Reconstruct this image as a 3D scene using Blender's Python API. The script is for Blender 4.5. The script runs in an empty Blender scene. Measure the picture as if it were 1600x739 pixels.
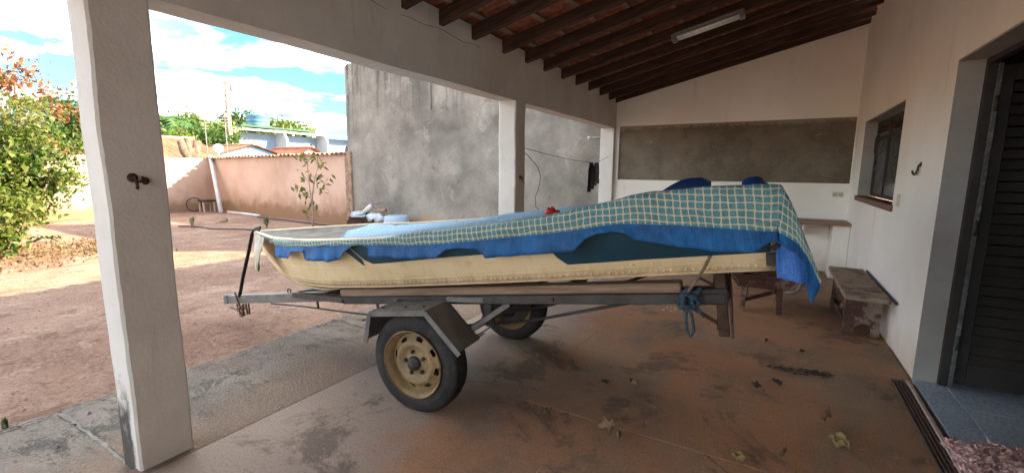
import bpy, math, random
import numpy as np
from mathutils import Matrix, Vector, noise as mnoise

random.seed(7)
rng = np.random.default_rng(7)
SC = bpy.context.scene
COL = SC.collection
R = math.radians

# ------------------------------------------------------------------ camera
CAM_H = 1.5
F_PX = 697.24
yaw, pitch, roll = R(30.08), R(-8.40), R(0.52)
fw = Vector((-math.sin(yaw) * math.cos(pitch), math.cos(yaw) * math.cos(pitch), math.sin(pitch)))
rt = Vector((math.cos(yaw), math.sin(yaw), 0))
up = rt.cross(fw)
rt2 = rt * math.cos(roll) + up * math.sin(roll)
up2 = -rt * math.sin(roll) + up * math.cos(roll)
cam = bpy.data.cameras.new('camera')
cam.sensor_width = 36
cam.lens = F_PX / 1600 * 36
cam.clip_start = 0.05
cam.clip_end = 900
cam_o = bpy.data.objects.new('camera', cam)
COL.objects.link(cam_o)
cam_o.matrix_world = Matrix((
    (rt2.x, up2.x, -fw.x, 0), (rt2.y, up2.y, -fw.y, 0), (rt2.z, up2.z, -fw.z, CAM_H), (0, 0, 0, 1)))
SC.camera = cam_o

# ------------------------------------------------------------------ sky, sun, exposure
SUN = Vector((1.66, 1.08, 1.0)).normalized()          # towards the sun
SUN_EL = math.asin(SUN.z)
SUN_AZ = math.atan2(SUN.x, SUN.y)                     # clockwise from +Y
world = bpy.data.worlds.new('World')
SC.world = world
world.use_nodes = True
wt = world.node_tree
wt.nodes.clear()


def wn(t, **kw):
    n = wt.nodes.new(t)
    for k, v in kw.items():
        setattr(n, k, v)
    return n


w_out = wn('ShaderNodeOutputWorld')
w_bg = wn('ShaderNodeBackground')
w_bg.inputs['Strength'].default_value = 0.10
w_sky = wn('ShaderNodeTexSky', sky_type='NISHITA', sun_disc=False)
w_sky.sun_elevation = SUN_EL
w_sky.sun_rotation = SUN_AZ
w_sky.air_density = 1.0
w_sky.dust_density = 0.6
w_sky.ozone_density = 2.5
# clouds: noise on a flat layer above the place
w_geo = wn('ShaderNodeTexCoord')
w_sep = wn('ShaderNodeSeparateXYZ')
wt.links.new(w_geo.outputs['Generated'], w_sep.inputs[0])
w_max = wn('ShaderNodeMath', operation='MAXIMUM')
wt.links.new(w_sep.outputs['Z'], w_max.inputs[0])
w_max.inputs[1].default_value = 0.0
w_add = wn('ShaderNodeMath', operation='ADD')
wt.links.new(w_max.outputs[0], w_add.inputs[0])
w_add.inputs[1].default_value = 0.16
w_dv = wn('ShaderNodeVectorMath', operation='DIVIDE')
wt.links.new(w_geo.outputs['Generated'], w_dv.inputs[0])
w_cmb = wn('ShaderNodeCombineXYZ')
for i in range(3):
    wt.links.new(w_add.outputs[0], w_cmb.inputs[i])
wt.links.new(w_cmb.outputs[0], w_dv.inputs[1])
w_map = wn('ShaderNodeMapping')
w_map.inputs['Location'].default_value = (3.4, 1.7, 0)
w_map.inputs['Scale'].default_value = (1, 1, 0.9)
wt.links.new(w_dv.outputs[0], w_map.inputs[0])
w_no = wn('ShaderNodeTexNoise')
w_no.inputs['Scale'].default_value = 1.55
w_no.inputs['Detail'].default_value = 9
w_no.inputs['Roughness'].default_value = 0.52
w_no.inputs['Distortion'].default_value = 0.35
wt.links.new(w_map.outputs[0], w_no.inputs['Vector'])
w_rmp = wn('ShaderNodeValToRGB')
w_rmp.color_ramp.elements[0].position = 0.44
w_rmp.color_ramp.elements[1].position = 0.67
wt.links.new(w_no.outputs['Fac'], w_rmp.inputs[0])
w_no2 = wn('ShaderNodeTexNoise')
w_no2.inputs['Scale'].default_value = 3.2
w_no2.inputs['Detail'].default_value = 6
wt.links.new(w_map.outputs[0], w_no2.inputs['Vector'])
w_shade = wn('ShaderNodeMapRange')
wt.links.new(w_no2.outputs['Fac'], w_shade.inputs['Value'])
w_shade.inputs['From Min'].default_value = 0.34
w_shade.inputs['From Max'].default_value = 0.64
w_shade.inputs['To Min'].default_value = 0.07
w_shade.inputs['To Max'].default_value = 1.0
w_cc = wn('ShaderNodeMix', data_type='RGBA', blend_type='MULTIPLY')
w_cc.inputs[0].default_value = 1.0
w_cc.inputs[6].default_value = (15.0, 14.6, 14.1, 1)
wt.links.new(w_shade.outputs[0], w_cc.inputs[7])
w_tint = wn('ShaderNodeMix', data_type='RGBA', blend_type='MULTIPLY')
w_tint.inputs[0].default_value = 1.0
wt.links.new(w_sky.outputs[0], w_tint.inputs[6])
w_tint.inputs[7].default_value = (0.20, 0.37, 0.47, 1)
w_mix = wn('ShaderNodeMix', data_type='RGBA')
wt.links.new(w_rmp.outputs[0], w_mix.inputs[0])
wt.links.new(w_tint.outputs[2], w_mix.inputs[6])
wt.links.new(w_cc.outputs[2], w_mix.inputs[7])
wt.links.new(w_mix.outputs[2], w_bg.inputs[0])
wt.links.new(w_bg.outputs[0], w_out.inputs[0])

sun = bpy.data.lights.new('sun', 'SUN')
sun.energy = 2.8
sun.angle = R(0.53)
sun.color = (1.0, 0.80, 0.56)
sun_o = bpy.data.objects.new('sun', sun)
COL.objects.link(sun_o)
sun_o.rotation_euler = (-SUN).to_track_quat('-Z', 'Y').to_euler()
sun_o.location = SUN * 40

vs = SC.view_settings
vs.view_transform = 'Standard'
vs.look = 'None'
vs.gamma = 1
vs.exposure = 3.5
SC.render.engine = 'CYCLES'
SC.cycles.max_bounces = 10
SC.cycles.diffuse_bounces = 6
SC.cycles.use_denoising = True


# ------------------------------------------------------------------ materials
class NT:
    def __init__(s, name):
        s.m = bpy.data.materials.new(name)
        s.m.use_nodes = True
        s.t = s.m.node_tree
        s.b = s.t.nodes['Principled BSDF']
        s.o = s.t.nodes['Material Output']
        s._pos = s._obj = s._uv = None

    def n(s, typ, **kw):
        x = s.t.nodes.new(typ)
        for k, v in kw.items():
            setattr(x, k, v)
        return x

    def l(s, a, b):
        s.t.links.new(a, b)

    def put(s, sock, v):
        if hasattr(v, 'is_linked') or isinstance(v, bpy.types.NodeSocket):
            s.l(v, sock)
        else:
            if isinstance(v, (tuple, list)) and len(v) == 3 and sock.type == 'RGBA':
                v = (*v, 1)
            sock.default_value = v

    def pos(s):
        if s._pos is None:
            s._pos = s.n('ShaderNodeNewGeometry').outputs['Position']
        return s._pos

    def obj(s):
        if s._obj is None:
            s._obj = s.n('ShaderNodeTexCoord').outputs['Object']
        return s._obj

    def uv(s):
        if s._uv is None:
            s._uv = s.n('ShaderNodeTexCoord').outputs['UV']
        return s._uv

    def scl(s, vec, sc):
        x = s.n('ShaderNodeMapping')
        s.l(vec, x.inputs[0])
        x.inputs['Scale'].default_value = sc
        return x.outputs[0]

    def noise(s, vec, scale, detail=4, rough=.55, dist=0):
        x = s.n('ShaderNodeTexNoise')
        s.l(vec, x.inputs['Vector'])
        x.inputs['Scale'].default_value = scale
        x.inputs['Detail'].default_value = detail
        x.inputs['Roughness'].default_value = rough
        x.inputs['Distortion'].default_value = dist
        return x.outputs['Fac']

    def voro(s, vec, scale, feature='F1', out='Distance'):
        x = s.n('ShaderNodeTexVoronoi', feature=feature)
        s.l(vec, x.inputs['Vector'])
        x.inputs['Scale'].default_value = scale
        return x.outputs[out]

    def ramp(s, fac, lo, hi, a=0., b=1.):
        x = s.n('ShaderNodeMapRange')
        x.interpolation_type = 'SMOOTHSTEP'
        s.put(x.inputs['Value'], fac)
        for k, v in zip(('From Min', 'From Max', 'To Min', 'To Max'), (lo, hi, a, b)):
            x.inputs[k].default_value = v
        return x.outputs[0]

    def mix(s, fac, a, b, mode='MIX'):
        x = s.n('ShaderNodeMix', data_type='RGBA', blend_type=mode)
        s.put(x.inputs[0], fac)
        s.put(x.inputs[6], a)
        s.put(x.inputs[7], b)
        return x.outputs[2]

    def math(s, op, a, b=0.):
        x = s.n('ShaderNodeMath', operation=op)
        s.put(x.inputs[0], a)
        s.put(x.inputs[1], b)
        return x.outputs[0]

    def sep(s, vec):
        x = s.n('ShaderNodeSeparateXYZ')
        s.l(vec, x.inputs[0])
        return x.outputs

    def attr(s, name):
        x = s.n('ShaderNodeAttribute')
        x.attribute_name = name
        return x.outputs['Fac']

    def rnd(s):
        return s.n('ShaderNodeObjectInfo').outputs['Random']

    def done(s, color, rough=.8, bump=None, strength=.3, dist=.01, metal=0., spec=.3):
        s.put(s.b.inputs['Base Color'], color)
        s.put(s.b.inputs['Roughness'], rough)
        s.put(s.b.inputs['Metallic'], metal)
        s.b.inputs['Specular IOR Level'].default_value = spec
        if bump is not None:
            x = s.n('ShaderNodeBump')
            x.inputs['Strength'].default_value = strength
            x.inputs['Distance'].default_value = dist
            s.put(x.inputs['Height'], bump)
            s.l(x.outputs[0], s.b.inputs['Normal'])
        return s.m


MAT = {}


def simple(name, c, rough=.7, var=.25, scale=8, bump=.2, metal=0., spec=.3, dirt=None, dirt_amt=.4):
    """a plain painted / worn surface: colour drifts, small dirt, fine relief"""
    t = NT(name)
    p = t.obj()
    a = t.noise(p, scale, 5)
    c2 = tuple(x * (1 - var) for x in c)
    c3 = tuple(min(1, x * (1 + var * .6)) for x in c)
    col = t.mix(t.ramp(a, .3, .7), c2, c3)
    fine = t.noise(p, scale * 9, 4, .65)
    if dirt:
        col = t.mix(t.ramp(t.math('ADD', t.math('MULTIPLY', fine, .4), t.math('MULTIPLY', t.noise(p, scale * 2.3, 6, .7), .6)), .5, .68, 0, dirt_amt), col, dirt)
    MAT[name] = t.done(col, t.ramp(fine, .3, .7, rough - .08, min(1, rough + .08)), fine, bump, .006, metal, spec)
    return MAT[name]


def m_wallpaint():
    t = NT('wall_paint')
    p = t.pos()
    big = t.noise(p, .9, 5, .6)
    col = t.mix(t.ramp(big, .3, .7), (.79, .735, .635), (.86, .82, .74))
    z = t.sep(p)[2]
    smut = t.noise(t.scl(p, (2.2, 2.2, .5)), 1.6, 7, .65)
    col = t.mix(t.ramp(smut, .56, .74, 0, .28), col, (.50, .44, .36))
    # splashed red earth low down, with a ragged edge of its own
    low = t.math('ADD', z, t.math('MULTIPLY', t.noise(p, 3.2, 6, .7), -.5))
    col = t.mix(t.ramp(low, -.3, .16, .6, 0), col, (.40, .28, .19))
    chips = t.voro(p, 9.0)
    col = t.mix(t.math('MULTIPLY', t.ramp(chips, .0, .075, 1, 0), t.ramp(t.noise(p, 1.3, 2), .55, .62, 0, .7)), col, (.26, .22, .18))
    fine = t.noise(p, 55, 5, .6)
    rel = t.math('ADD', t.math('MULTIPLY', fine, .5), t.noise(p, 6, 4))
    MAT['wall_paint'] = t.done(col, .75, rel, .35, .012, spec=.25)


def m_columnpaint():
    t = NT('column_paint')
    p = t.pos()
    big = t.noise(p, 1.6, 5, .6)
    col = t.mix(t.ramp(big, .3, .7), (.55, .51, .445), (.64, .60, .535))
    z = t.sep(p)[2]
    low = t.math('ADD', z, t.math('MULTIPLY', t.noise(p, 5.0, 7, .72), -.85))
    outer = t.ramp(t.math('ADD', t.sep(p)[0], t.math('MULTIPLY', t.noise(p, 9, 6, .75), .16)), -2.60, -2.55, 1, 0)
    low2 = t.math('ADD', z, t.math('MULTIPLY', t.noise(p, 2.4, 6, .7), -1.0))
    col = t.mix(t.ramp(low2, -.75, .15, .45, 0), col, (.42, .35, .28))
    col = t.mix(t.math('MULTIPLY', t.ramp(low, -.20, .04, .97, 0), outer), col, (.045, .038, .032))
    trow = t.noise(t.scl(p, (6, 6, 1.2)), 2.2, 7, .7, .4)
    col = t.mix(t.ramp(trow, .55, .68, 0, .35), col, (.40, .36, .31))
    chips = t.voro(p, 13.0)
    col = t.mix(t.math('MULTIPLY', t.ramp(chips, .0, .06, 1, 0), t.ramp(t.noise(p, 2.3, 2), .6, .64, 0, .8)), col, (.2, .17, .14))
    fine = t.noise(p, 60, 5, .6)
    rel = t.math('ADD', t.math('MULTIPLY', fine, .5), t.noise(p, 9, 5))
    MAT['column_paint'] = t.done(col, .75, rel, .3, .014, spec=.25)


def m_graywall():
    t = NT('bare_render')
    p = t.pos()
    a = t.noise(p, .75, 9, .68)
    col = t.mix(t.ramp(a, .34, .66), (.145, .136, .121), (.264, .249, .220))
    z = t.sep(p)[2]
    # black runs from the top, of uneven width and reach
    st = t.noise(t.scl(p, (2.6, 2.6, .16)), 1.3, 9, .72, .25)
    reach = t.math('ADD', z, t.math('MULTIPLY', t.noise(t.scl(p, (1.6, 1.6, .1)), 1.3, 5), 3.4))
    col = t.mix(t.math('MULTIPLY', t.ramp(st, .46, .60), t.ramp(reach, 3.9, 6.0, 0, .9)), col, (.040, .039, .039))
    band = t.math('ADD', z, t.math('MULTIPLY', t.noise(t.scl(p, (1.2, 1.2, .6)), 1.1, 8, .7), .9))
    bm = t.math('MULTIPLY', t.ramp(band, 2.75, 2.98), t.ramp(band, 3.02, 3.25, 1, 0))
    col = t.mix(t.math('MULTIPLY', bm, t.ramp(t.noise(p, 1.4, 5), .4, .6, .05, .45)), col, (.066, .063, .060))
    patch = t.noise(p, 1.5, 10, .74, .6)
    col = t.mix(t.ramp(patch, .54, .64, 0, .5), col, (.317, .299, .268))
    col = t.mix(t.ramp(t.noise(p, 2.3, 10, .78, .4), .56, .68, 0, .6), col, (.088, .084, .079))
    salt = t.noise(p, 4.2, 10, .8, .9)
    low = t.ramp(t.math('ADD', z, t.noise(p, 1.3, 3)), 1.6, 2.6, 1, .15)
    col = t.mix(t.math('MULTIPLY', t.ramp(salt, .60, .66), t.math('MULTIPLY', low, .6)), col, (.405, .387, .352))
    foot = t.math('ADD', z, t.math('MULTIPLY', t.noise(p, 1.8, 6, .65), -.55))
    col = t.mix(t.ramp(foot, -.05, .16, .85, 0), col, (.317, .207, .119))
    fine = t.noise(p, 30, 7, .72)
    col = t.mix(t.ramp(fine, .56, .66, 0, .3), col, (.088, .084, .079))
    col = t.mix(1.0, col, (1.05, 1.0, .92), 'MULTIPLY')
    MAT['bare_render'] = t.done(col, .9, t.math('ADD', fine, t.math('MULTIPLY', patch, 2)), .5, .015, spec=.15)


def m_panel():
    t = NT('bare_panel')
    p = t.pos()
    a = t.noise(p, 1.6, 10, .72)
    col = t.mix(t.ramp(a, .34, .66), (.120, .094, .064), (.195, .155, .108))
    z = t.sep(p)[2]
    top = t.math('ADD', z, t.math('MULTIPLY', t.noise(t.scl(p, (1.8, 1.8, 1)), 4.5, 10, .8), .30))
    col = t.mix(t.ramp(top, 2.40, 2.44, 0, .55), col, (.34, .30, .245))
    sc = t.noise(t.scl(p, (1, 1, .6)), 5, 10, .82, .8)
    col = t.mix(t.ramp(sc, .59, .63, 0, .5), col, (.36, .31, .25))
    col = t.mix(t.ramp(sc, .37, .41, .45, 0), col, (.075, .06, .045))
    fine = t.noise(p, 40, 8, .8)
    col = t.mix(t.ramp(fine, .54, .62, 0, .4), col, (.28, .24, .185))
    MAT['bare_panel'] = t.done(col, .85, t.math('ADD', fine, a), .5, .012, spec=.2)


def m_pink():
    t = NT('salmon_paint')
    p = t.pos()
    a = t.noise(p, .7, 6, .6)
    col = t.mix(t.ramp(a, .3, .7), (.454, .293, .205), (.535, .377, .282))
    z = t.sep(p)[2]
    foot = t.math('ADD', z, t.math('MULTIPLY', t.noise(p, 1.6, 8, .72), -.95))
    col = t.mix(t.ramp(foot, -.32, -.02, .95, 0), col, (.146, .077, .037))
    foot2 = t.math('ADD', z, t.math('MULTIPLY', t.noise(t.scl(p, (1, 1, .4)), 1.1, 6, .7), -2.2))
    col = t.mix(t.ramp(foot2, -.75, -.1, .55, 0), col, (.307, .183, .109))
    sm = t.noise(t.scl(p, (1, 1, .5)), 1.9, 7, .7, .5)
    col = t.mix(t.ramp(sm, .57, .7, 0, .5), col, (.248, .197, .161))
    fine = t.noise(p, 22, 6, .65)
    MAT['salmon_paint'] = t.done(col, .88, fine, .4, .015, spec=.15)


def m_apron():
    t = NT('rough_concrete')
    p = t.pos()
    a = t.noise(p, 1.3, 9, .68)
    col = t.mix(t.ramp(a, .33, .67), (.15, .132, .11), (.29, .25, .20))
    mott = t.noise(t.scl(p, (1, 2.4, 1)), 2.6, 10, .78, .7)
    col = t.mix(t.ramp(mott, .51, .58, 0, .65), col, (.055, .050, .044))
    fl = t.noise(p, 9, 8, .75, .4)
    col = t.mix(t.ramp(fl, .56, .61, 0, .7), col, (.055, .05, .045))
    inner = t.math('ADD', t.sep(p)[0], t.math('MULTIPLY', t.noise(p, 1.7, 7, .68), 1.1))
    col = t.mix(t.ramp(inner, -2.75, -2.25, 0, .8), col, (.30, .21, .145))
    dust = t.noise(p, .8, 7, .68)
    col = t.mix(t.ramp(dust, .48, .66, 0, .7), col, (.29, .20, .14))
    g = t.noise(p, 75, 6, .82)
    col = t.mix(t.ramp(g, .52, .62, 0, .55), col, (.42, .375, .315))
    col = t.mix(t.ramp(g, .36, .44, .6, 0), col, (.05, .045, .04))
    v = t.voro(p, 55)
    MAT['rough_concrete'] = t.done(col, .92, t.math('ADD', t.math('ADD', g, t.math('MULTIPLY', v, .6)), t.math('MULTIPLY', t.math('ADD', mott, fl), -1.2)), .9, .02, spec=.2)


def m_dirt():
    t = NT('red_earth')
    p = t.pos()
    a = t.noise(p, .55, 10, .7)
    col = t.mix(t.ramp(a, .35, .65), (.225, .132, .090), (.345, .225, .160))
    tr = t.noise(t.scl(p, (.9, .45, 1)), 1.7, 11, .78, .5)
    col = t.mix(t.ramp(tr, .52, .61, 0, .6), col, (.14, .076, .052))
    clod = t.noise(t.scl(p, (1, .6, 1)), 6, 10, .8, .5)
    col = t.mix(t.ramp(clod, .54, .60, 0, .6), col, (.12, .066, .046))
    pale = t.noise(p, 1.4, 10, .78)
    col = t.mix(t.ramp(pale, .53, .63, 0, .65), col, (.41, .295, .22))
    g = t.noise(p, 34, 8, .85)
    col = t.mix(t.ramp(g, .53, .60, 0, .6), col, (.44, .33, .25))
    col = t.mix(t.ramp(g, .40, .47, .65, 0), col, (.10, .058, .042))
    dots = t.voro(p, 17)
    col = t.mix(t.math('MULTIPLY', t.ramp(dots, .07, .12, 1, 0), t.ramp(t.noise(p, 1.3, 4), .45, .55, 0, .8)), col, (.11, .065, .045))
    MAT['red_earth'] = t.done(col, .95, t.math('ADD', t.math('MULTIPLY', g, .8), t.math('MULTIPLY', t.math('ADD', a, clod), 1.6)), .9, .03, spec=.1)


def m_floor():
    t = NT('cement_floor')
    p = t.pos()
    xyz = t.sep(p)
    a = t.noise(p, .8, 10, .68)
    col = t.mix(t.ramp(a, .36, .64), (.18, .118, .073), (.30, .198, .122))
    red = t.noise(t.scl(p, (.8, .6, 1)), .9, 9, .68, .4)
    col = t.mix(t.ramp(red, .41, .57, 0, .88), col, (.36, .172, .082))
    # trodden dust thins out towards the open edge, where grey cement shows
    edge = t.math('ADD', xyz[0], t.math('MULTIPLY', t.noise(p, 1.5, 10, .74), -2.2))
    col = t.mix(t.ramp(edge, -3.0, -2.5, .75, 0), col, (.27, .235, .195))
    dark = t.noise(p, 1.15, 11, .76, .5)
    col = t.mix(t.ramp(dark, .525, .60, 0, .74), col, (.095, .066, .045))
    # scuffs and drag marks, thin and hard edged
    sc = t.noise(t.scl(p, (1, 3, 1)), 3.6, 10, .8, .6)
    col = t.mix(t.ramp(sc, .59, .63, 0, .4), col, (.42, .325, .235))
    s2 = t.noise(t.scl(p, (2.2, 34, 1)), 1.4, 6, .74, .3)
    col = t.mix(t.math('MULTIPLY', t.ramp(s2, .60, .64), t.ramp(t.noise(p, 1.9, 4), .46, .56, 0, .6)), col, (.10, .072, .052))
    s3 = t.noise(t.scl(p, (30, 3.0, 1)), 1.2, 6, .74, .3)
    col = t.mix(t.math('MULTIPLY', t.ramp(s3, .61, .65), t.ramp(t.noise(p, 1.5, 4), .48, .6, 0, .5)), col, (.46, .36, .265))
    # grit, several sizes
    g = t.noise(p, 70, 7, .84)
    col = t.mix(t.ramp(g, .54, .62, 0, .42), col, (.42, .29, .185))
    col = t.mix(t.ramp(g, .39, .46, .7, 0), col, (.085, .06, .044))
    for k, (sz, r_, c) in enumerate(((24, .09, (.09, .063, .045)), (38, .11, (.50, .42, .33)), (61, .13, (.08, .056, .04)))):
        dots = t.voro(p, sz)
        col = t.mix(t.math('MULTIPLY', t.ramp(dots, r_ * .7, r_, 1, 0), t.ramp(t.noise(p, 2.1 + k, 4), .45, .55, 0, .85)), col, c)
    rgh = t.ramp(a, .3, .7, .62, .82)
    MAT['cement_floor'] = t.done(col, rgh, t.math('ADD', t.math('MULTIPLY', g, .8), sc), .45, .006, spec=.3)


def m_tarp():
    t = NT('tarp_print')
    # u: metres along the boat, v: metres above the printed border; the print is pulled about by the folds
    wv = t.n('ShaderNodeTexNoise')
    t.l(t.uv(), wv.inputs['Vector'])
    wv.inputs['Scale'].default_value = 5.5
    wv.inputs['Detail'].default_value = 3
    ws = t.n('ShaderNodeVectorMath', operation='MULTIPLY_ADD')
    t.l(wv.outputs['Color'], ws.inputs[0])
    ws.inputs[1].default_value = (.034, .034, 0)
    t.l(t.uv(), ws.inputs[2])
    wuv = t.sep(ws.outputs[0])
    uv = t.sep(t.uv())
    P_ = .0328
    # the printed squares: rounded blocks with a darker rim
    def cell(x):
        f = t.math('FRACT', t.math('DIVIDE', x, P_))
        return t.math('ABSOLUTE', t.math('SUBTRACT', f, .5))
    n1 = t.noise(t.uv(), 30, 3)
    cu = t.math('ADD', cell(wuv[0]), t.math('MULTIPLY', t.math('SUBTRACT', n1, .5), .05))
    cv = t.math('ADD', cell(wuv[1]), t.math('MULTIPLY', t.math('SUBTRACT', n1, .5), .05))
    d = t.math('POWER', t.math('ADD', t.math('POWER', cu, 5), t.math('POWER', cv, 5)), .2)
    mott = t.noise(t.uv(), 55, 5, .7)
    teal = t.mix(t.ramp(mott, .35, .65), (.045, .15, .165), (.115, .25, .25))
    # every square carries its own tone
    cellid = t.n('ShaderNodeTexWhiteNoise', noise_dimensions='2D')
    snap = t.n('ShaderNodeVectorMath', operation='SNAP')
    t.l(ws.outputs[0], snap.inputs[0])
    snap.inputs[1].default_value = (P_, P_, P_)
    t.l(snap.outputs[0], cellid.inputs['Vector'])
    teal = t.mix(t.ramp(cellid.outputs['Value'], 0, 1, 0, .45), teal, (.07, .25, .32))
    rim = t.mix(t.ramp(d, .31, .385), teal, (.05, .14, .16))
    grid = t.mix(t.ramp(d, .395, .42), rim, (.44, .43, .31))
    blue = t.mix(t.ramp(t.noise(t.uv(), 5, 6, .65), .35, .65), (.003, .055, .165), (.006, .105, .29))
    blue = t.mix(t.ramp(t.noise(t.uv(), 9, 8, .75), .54, .7, 0, .4), blue, (.035, .13, .27))
    # sky light on the forward top, put into the print as paler, bluer squares
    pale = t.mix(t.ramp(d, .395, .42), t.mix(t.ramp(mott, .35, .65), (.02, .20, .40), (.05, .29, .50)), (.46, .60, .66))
    fwd_sheen = t.math('MULTIPLY', t.ramp(uv[0], 1.6, 2.6, .85, 0), t.ramp(uv[1], .09, .16))
    grid = t.mix(fwd_sheen, grid, pale)
    col = t.mix(t.ramp(uv[1], -.004, .004), blue, grid)
    # thin pale dust in patches over the whole sheet
    dust = t.noise(t.uv(), 3.0, 7, .7)
    col = t.mix(t.ramp(dust, .60, .75, 0, .18), col, (.40, .40, .36))
    grime = t.noise(t.scl(t.uv(), (2, 5, 1)), 4, 9, .76, .5)
    col = t.mix(t.ramp(grime, .56, .66, 0, .35), col, (.10, .085, .06))
    fine = t.noise(t.scl(t.uv(), (1, 1, 1)), 260, 2)
    MAT['tarp_print'] = t.done(col, .55, t.math('ADD', t.math('MULTIPLY', fine, .25), t.math('ADD', t.noise(t.uv(), 14, 6, .65), t.math('MULTIPLY', t.noise(t.scl(t.uv(), (9, 2.2, 1)), 1.6, 6, .7, 1.2), 1.6))), .6, .014, spec=.3)
    


def m_leaf(name, cols, trans=.35):
    t = NT(name)
    f = t.attr('tone')
    x = t.n('ShaderNodeValToRGB')
    el = x.color_ramp.elements
    while len(el) < len(cols):
        el.new(.5)
    for i, c in enumerate(cols):
        el[i].position = i / (len(cols) - 1)
        el[i].color = (*c, 1)
    t.l(f, x.inputs[0])
    t.put(t.b.inputs['Base Color'], x.outputs[0])
    t.b.inputs['Roughness'].default_value = .55
    t.b.inputs['Specular IOR Level'].default_value = .3
    tr = t.n('ShaderNodeBsdfTranslucent')
    bright = t.mix(1.0, x.outputs[0], (1.25, 1.3, .6), 'MULTIPLY')
    t.l(bright, tr.inputs[0])
    mx = t.n('ShaderNodeMixShader')
    mx.inputs[0].default_value = trans
    t.l(t.b.outputs[0], mx.inputs[1])
    t.l(tr.outputs[0], mx.inputs[2])
    t.l(mx.outputs[0], t.o.inputs[0])
    MAT[name] = t.m


def m_wood(name, a, b, rough=.75, worn=None):
    t = NT(name)
    p = t.obj()
    r_ = t.n('ShaderNodeVectorMath', operation='ADD')
    t.l(p, r_.inputs[0])
    cx = t.n('ShaderNodeCombineXYZ')
    t.l(t.math('MULTIPLY', t.rnd(), 30), cx.inputs[1])
    t.l(t.math('MULTIPLY', t.rnd(), 30), cx.inputs[2])
    t.l(cx.outputs[0], r_.inputs[1])
    p = r_.outputs[0]
    g = t.noise(t.scl(p, (1.5, 22, 22)), 2.0, 6, .65, .4)
    col = t.mix(t.ramp(g, .3, .7), a, b)
    if worn:
        w_ = t.noise(p, 6, 8, .72)
        col = t.mix(t.ramp(w_, .50, .60, 0, .85), col, worn)
    MAT[name] = t.done(col, rough, g, .4, .006, spec=.25)


m_wallpaint(); m_columnpaint(); m_graywall(); m_panel(); m_pink(); m_dirt(); m_apron(); m_floor(); m_tarp()
m_wood('rafter_wood', (.038, .019, .012), (.10, .05, .031))
m_wood('batten_wood', (.24, .135, .08), (.40, .25, .16))
m_wood('bench_wood', (.055, .024, .017), (.10, .045, .03), .6, (.24, .17, .12))
m_wood('bench_top_wood', (.20, .14, .095), (.34, .255, .18), .7, (.085, .042, .03))
m_wood('bunk_wood', (.15, .095, .06), (.27, .18, .12))
m_wood('shelf_wood', (.20, .12, .07), (.30, .19, .12), .5)
m_wood('slat_wood', (.05, .032, .024), (.11, .07, .05))
m_wood('pale_plank', (.34, .25, .20), (.50, .40, .33))
simple('clay_tile', (.40, .125, .065), .8, .4, 14, .4, dirt=(.10, .05, .035), dirt_amt=.7)
simple('clay_roof_far', (.30, .085, .038), .8, .35, 1.2, .3, dirt=(.16, .08, .05), dirt_amt=.6)
simple('clay_coping', (.30, .195, .13), .85, .4, 9, .4, dirt=(.12, .09, .07), dirt_amt=.7)
def m_hull():
    t = NT('hull_cream')
    p = t.obj()
    a = t.noise(p, 2.2, 6, .6)
    col = t.mix(t.ramp(a, .3, .7), (.60, .46, .25), (.70, .56, .335))
    runs = t.noise(t.scl(p, (9, 9, .9)), 2.0, 7, .7)
    col = t.mix(t.ramp(runs, .55, .66, 0, .32), col, (.36, .25, .13))
    z = t.sep(p)[2]
    low = t.math('ADD', z, t.math('MULTIPLY', t.noise(t.scl(p, (3, 3, 2)), 3.0, 8, .75), -.22))
    col = t.mix(t.ramp(low, .33, .43, .6, 0), col, (.30, .19, .10))
    scr = t.noise(t.scl(p, (1.3, 40, 40)), 1.7, 6, .75, .5)
    col = t.mix(t.math('MULTIPLY', t.ramp(scr, .60, .66), t.ramp(t.noise(p, 4, 3), .45, .6, 0, .55)), col, (.74, .66, .48))
    scr2 = t.noise(t.scl(p, (1.0, 60, 60)), 2.3, 6, .75, .7)
    col = t.mix(t.math('MULTIPLY', t.ramp(scr2, .63, .67), t.ramp(t.noise(p, 3.1, 3), .48, .6, 0, .6)), col, (.22, .17, .12))
    chips = t.voro(p, 24)
    col = t.mix(t.math('MULTIPLY', t.ramp(chips, .05, .09, 1, 0), t.ramp(t.noise(p, 5, 3), .52, .6, 0, .8)), col, (.26, .21, .16))
    MAT['hull_cream'] = t.done(col, t.ramp(runs, .3, .7, .34, .58), t.math('ADD', t.noise(p, 7, 4), t.math('MULTIPLY', scr, .2)), .25, .008, spec=.5)


m_hull()
simple('hull_teal', (.006, .045, .070), .4, .25, 4, .1, spec=.5, dirt=(.03, .06, .068), dirt_amt=.4)
simple('hull_inside', (.30, .28, .22), .7, .2, 4, .1)
simple('canvas', (.17, .155, .13), .9, .3, 7, .4, dirt=(.09, .075, .06), dirt_amt=.5)
simple('pale_canvas', (.40, .37, .28), .9, .25, 9, .4, dirt=(.2, .16, .11), dirt_amt=.5)
simple('galvanised', (.155, .145, .13), .55, .3, 5, .25, metal=.3, spec=.5, dirt=(.12, .085, .06), dirt_amt=.75)
simple('dark_steel', (.05, .046, .042), .55, .35, 7, .3, metal=.35, spec=.4, dirt=(.10, .052, .03), dirt_amt=.6)
simple('rusty_steel', (.075, .038, .024), .8, .45, 12, .5, metal=.2, dirt=(.05, .03, .022), dirt_amt=.6)
simple('tyre_rubber', (.022, .020, .019), .75, .25, 8, .3, dirt=(.11, .075, .052), dirt_amt=.55)
simple('rim_paint', (.26, .17, .078), .55, .3, 9, .25, spec=.4, dirt=(.09, .045, .024), dirt_amt=.85)
simple('hub_grease', (.055, .045, .038), .5, .3, 12, .3)
simple('black_strap', (.012, .012, .013), .7, .2, 20, .3)
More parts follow.
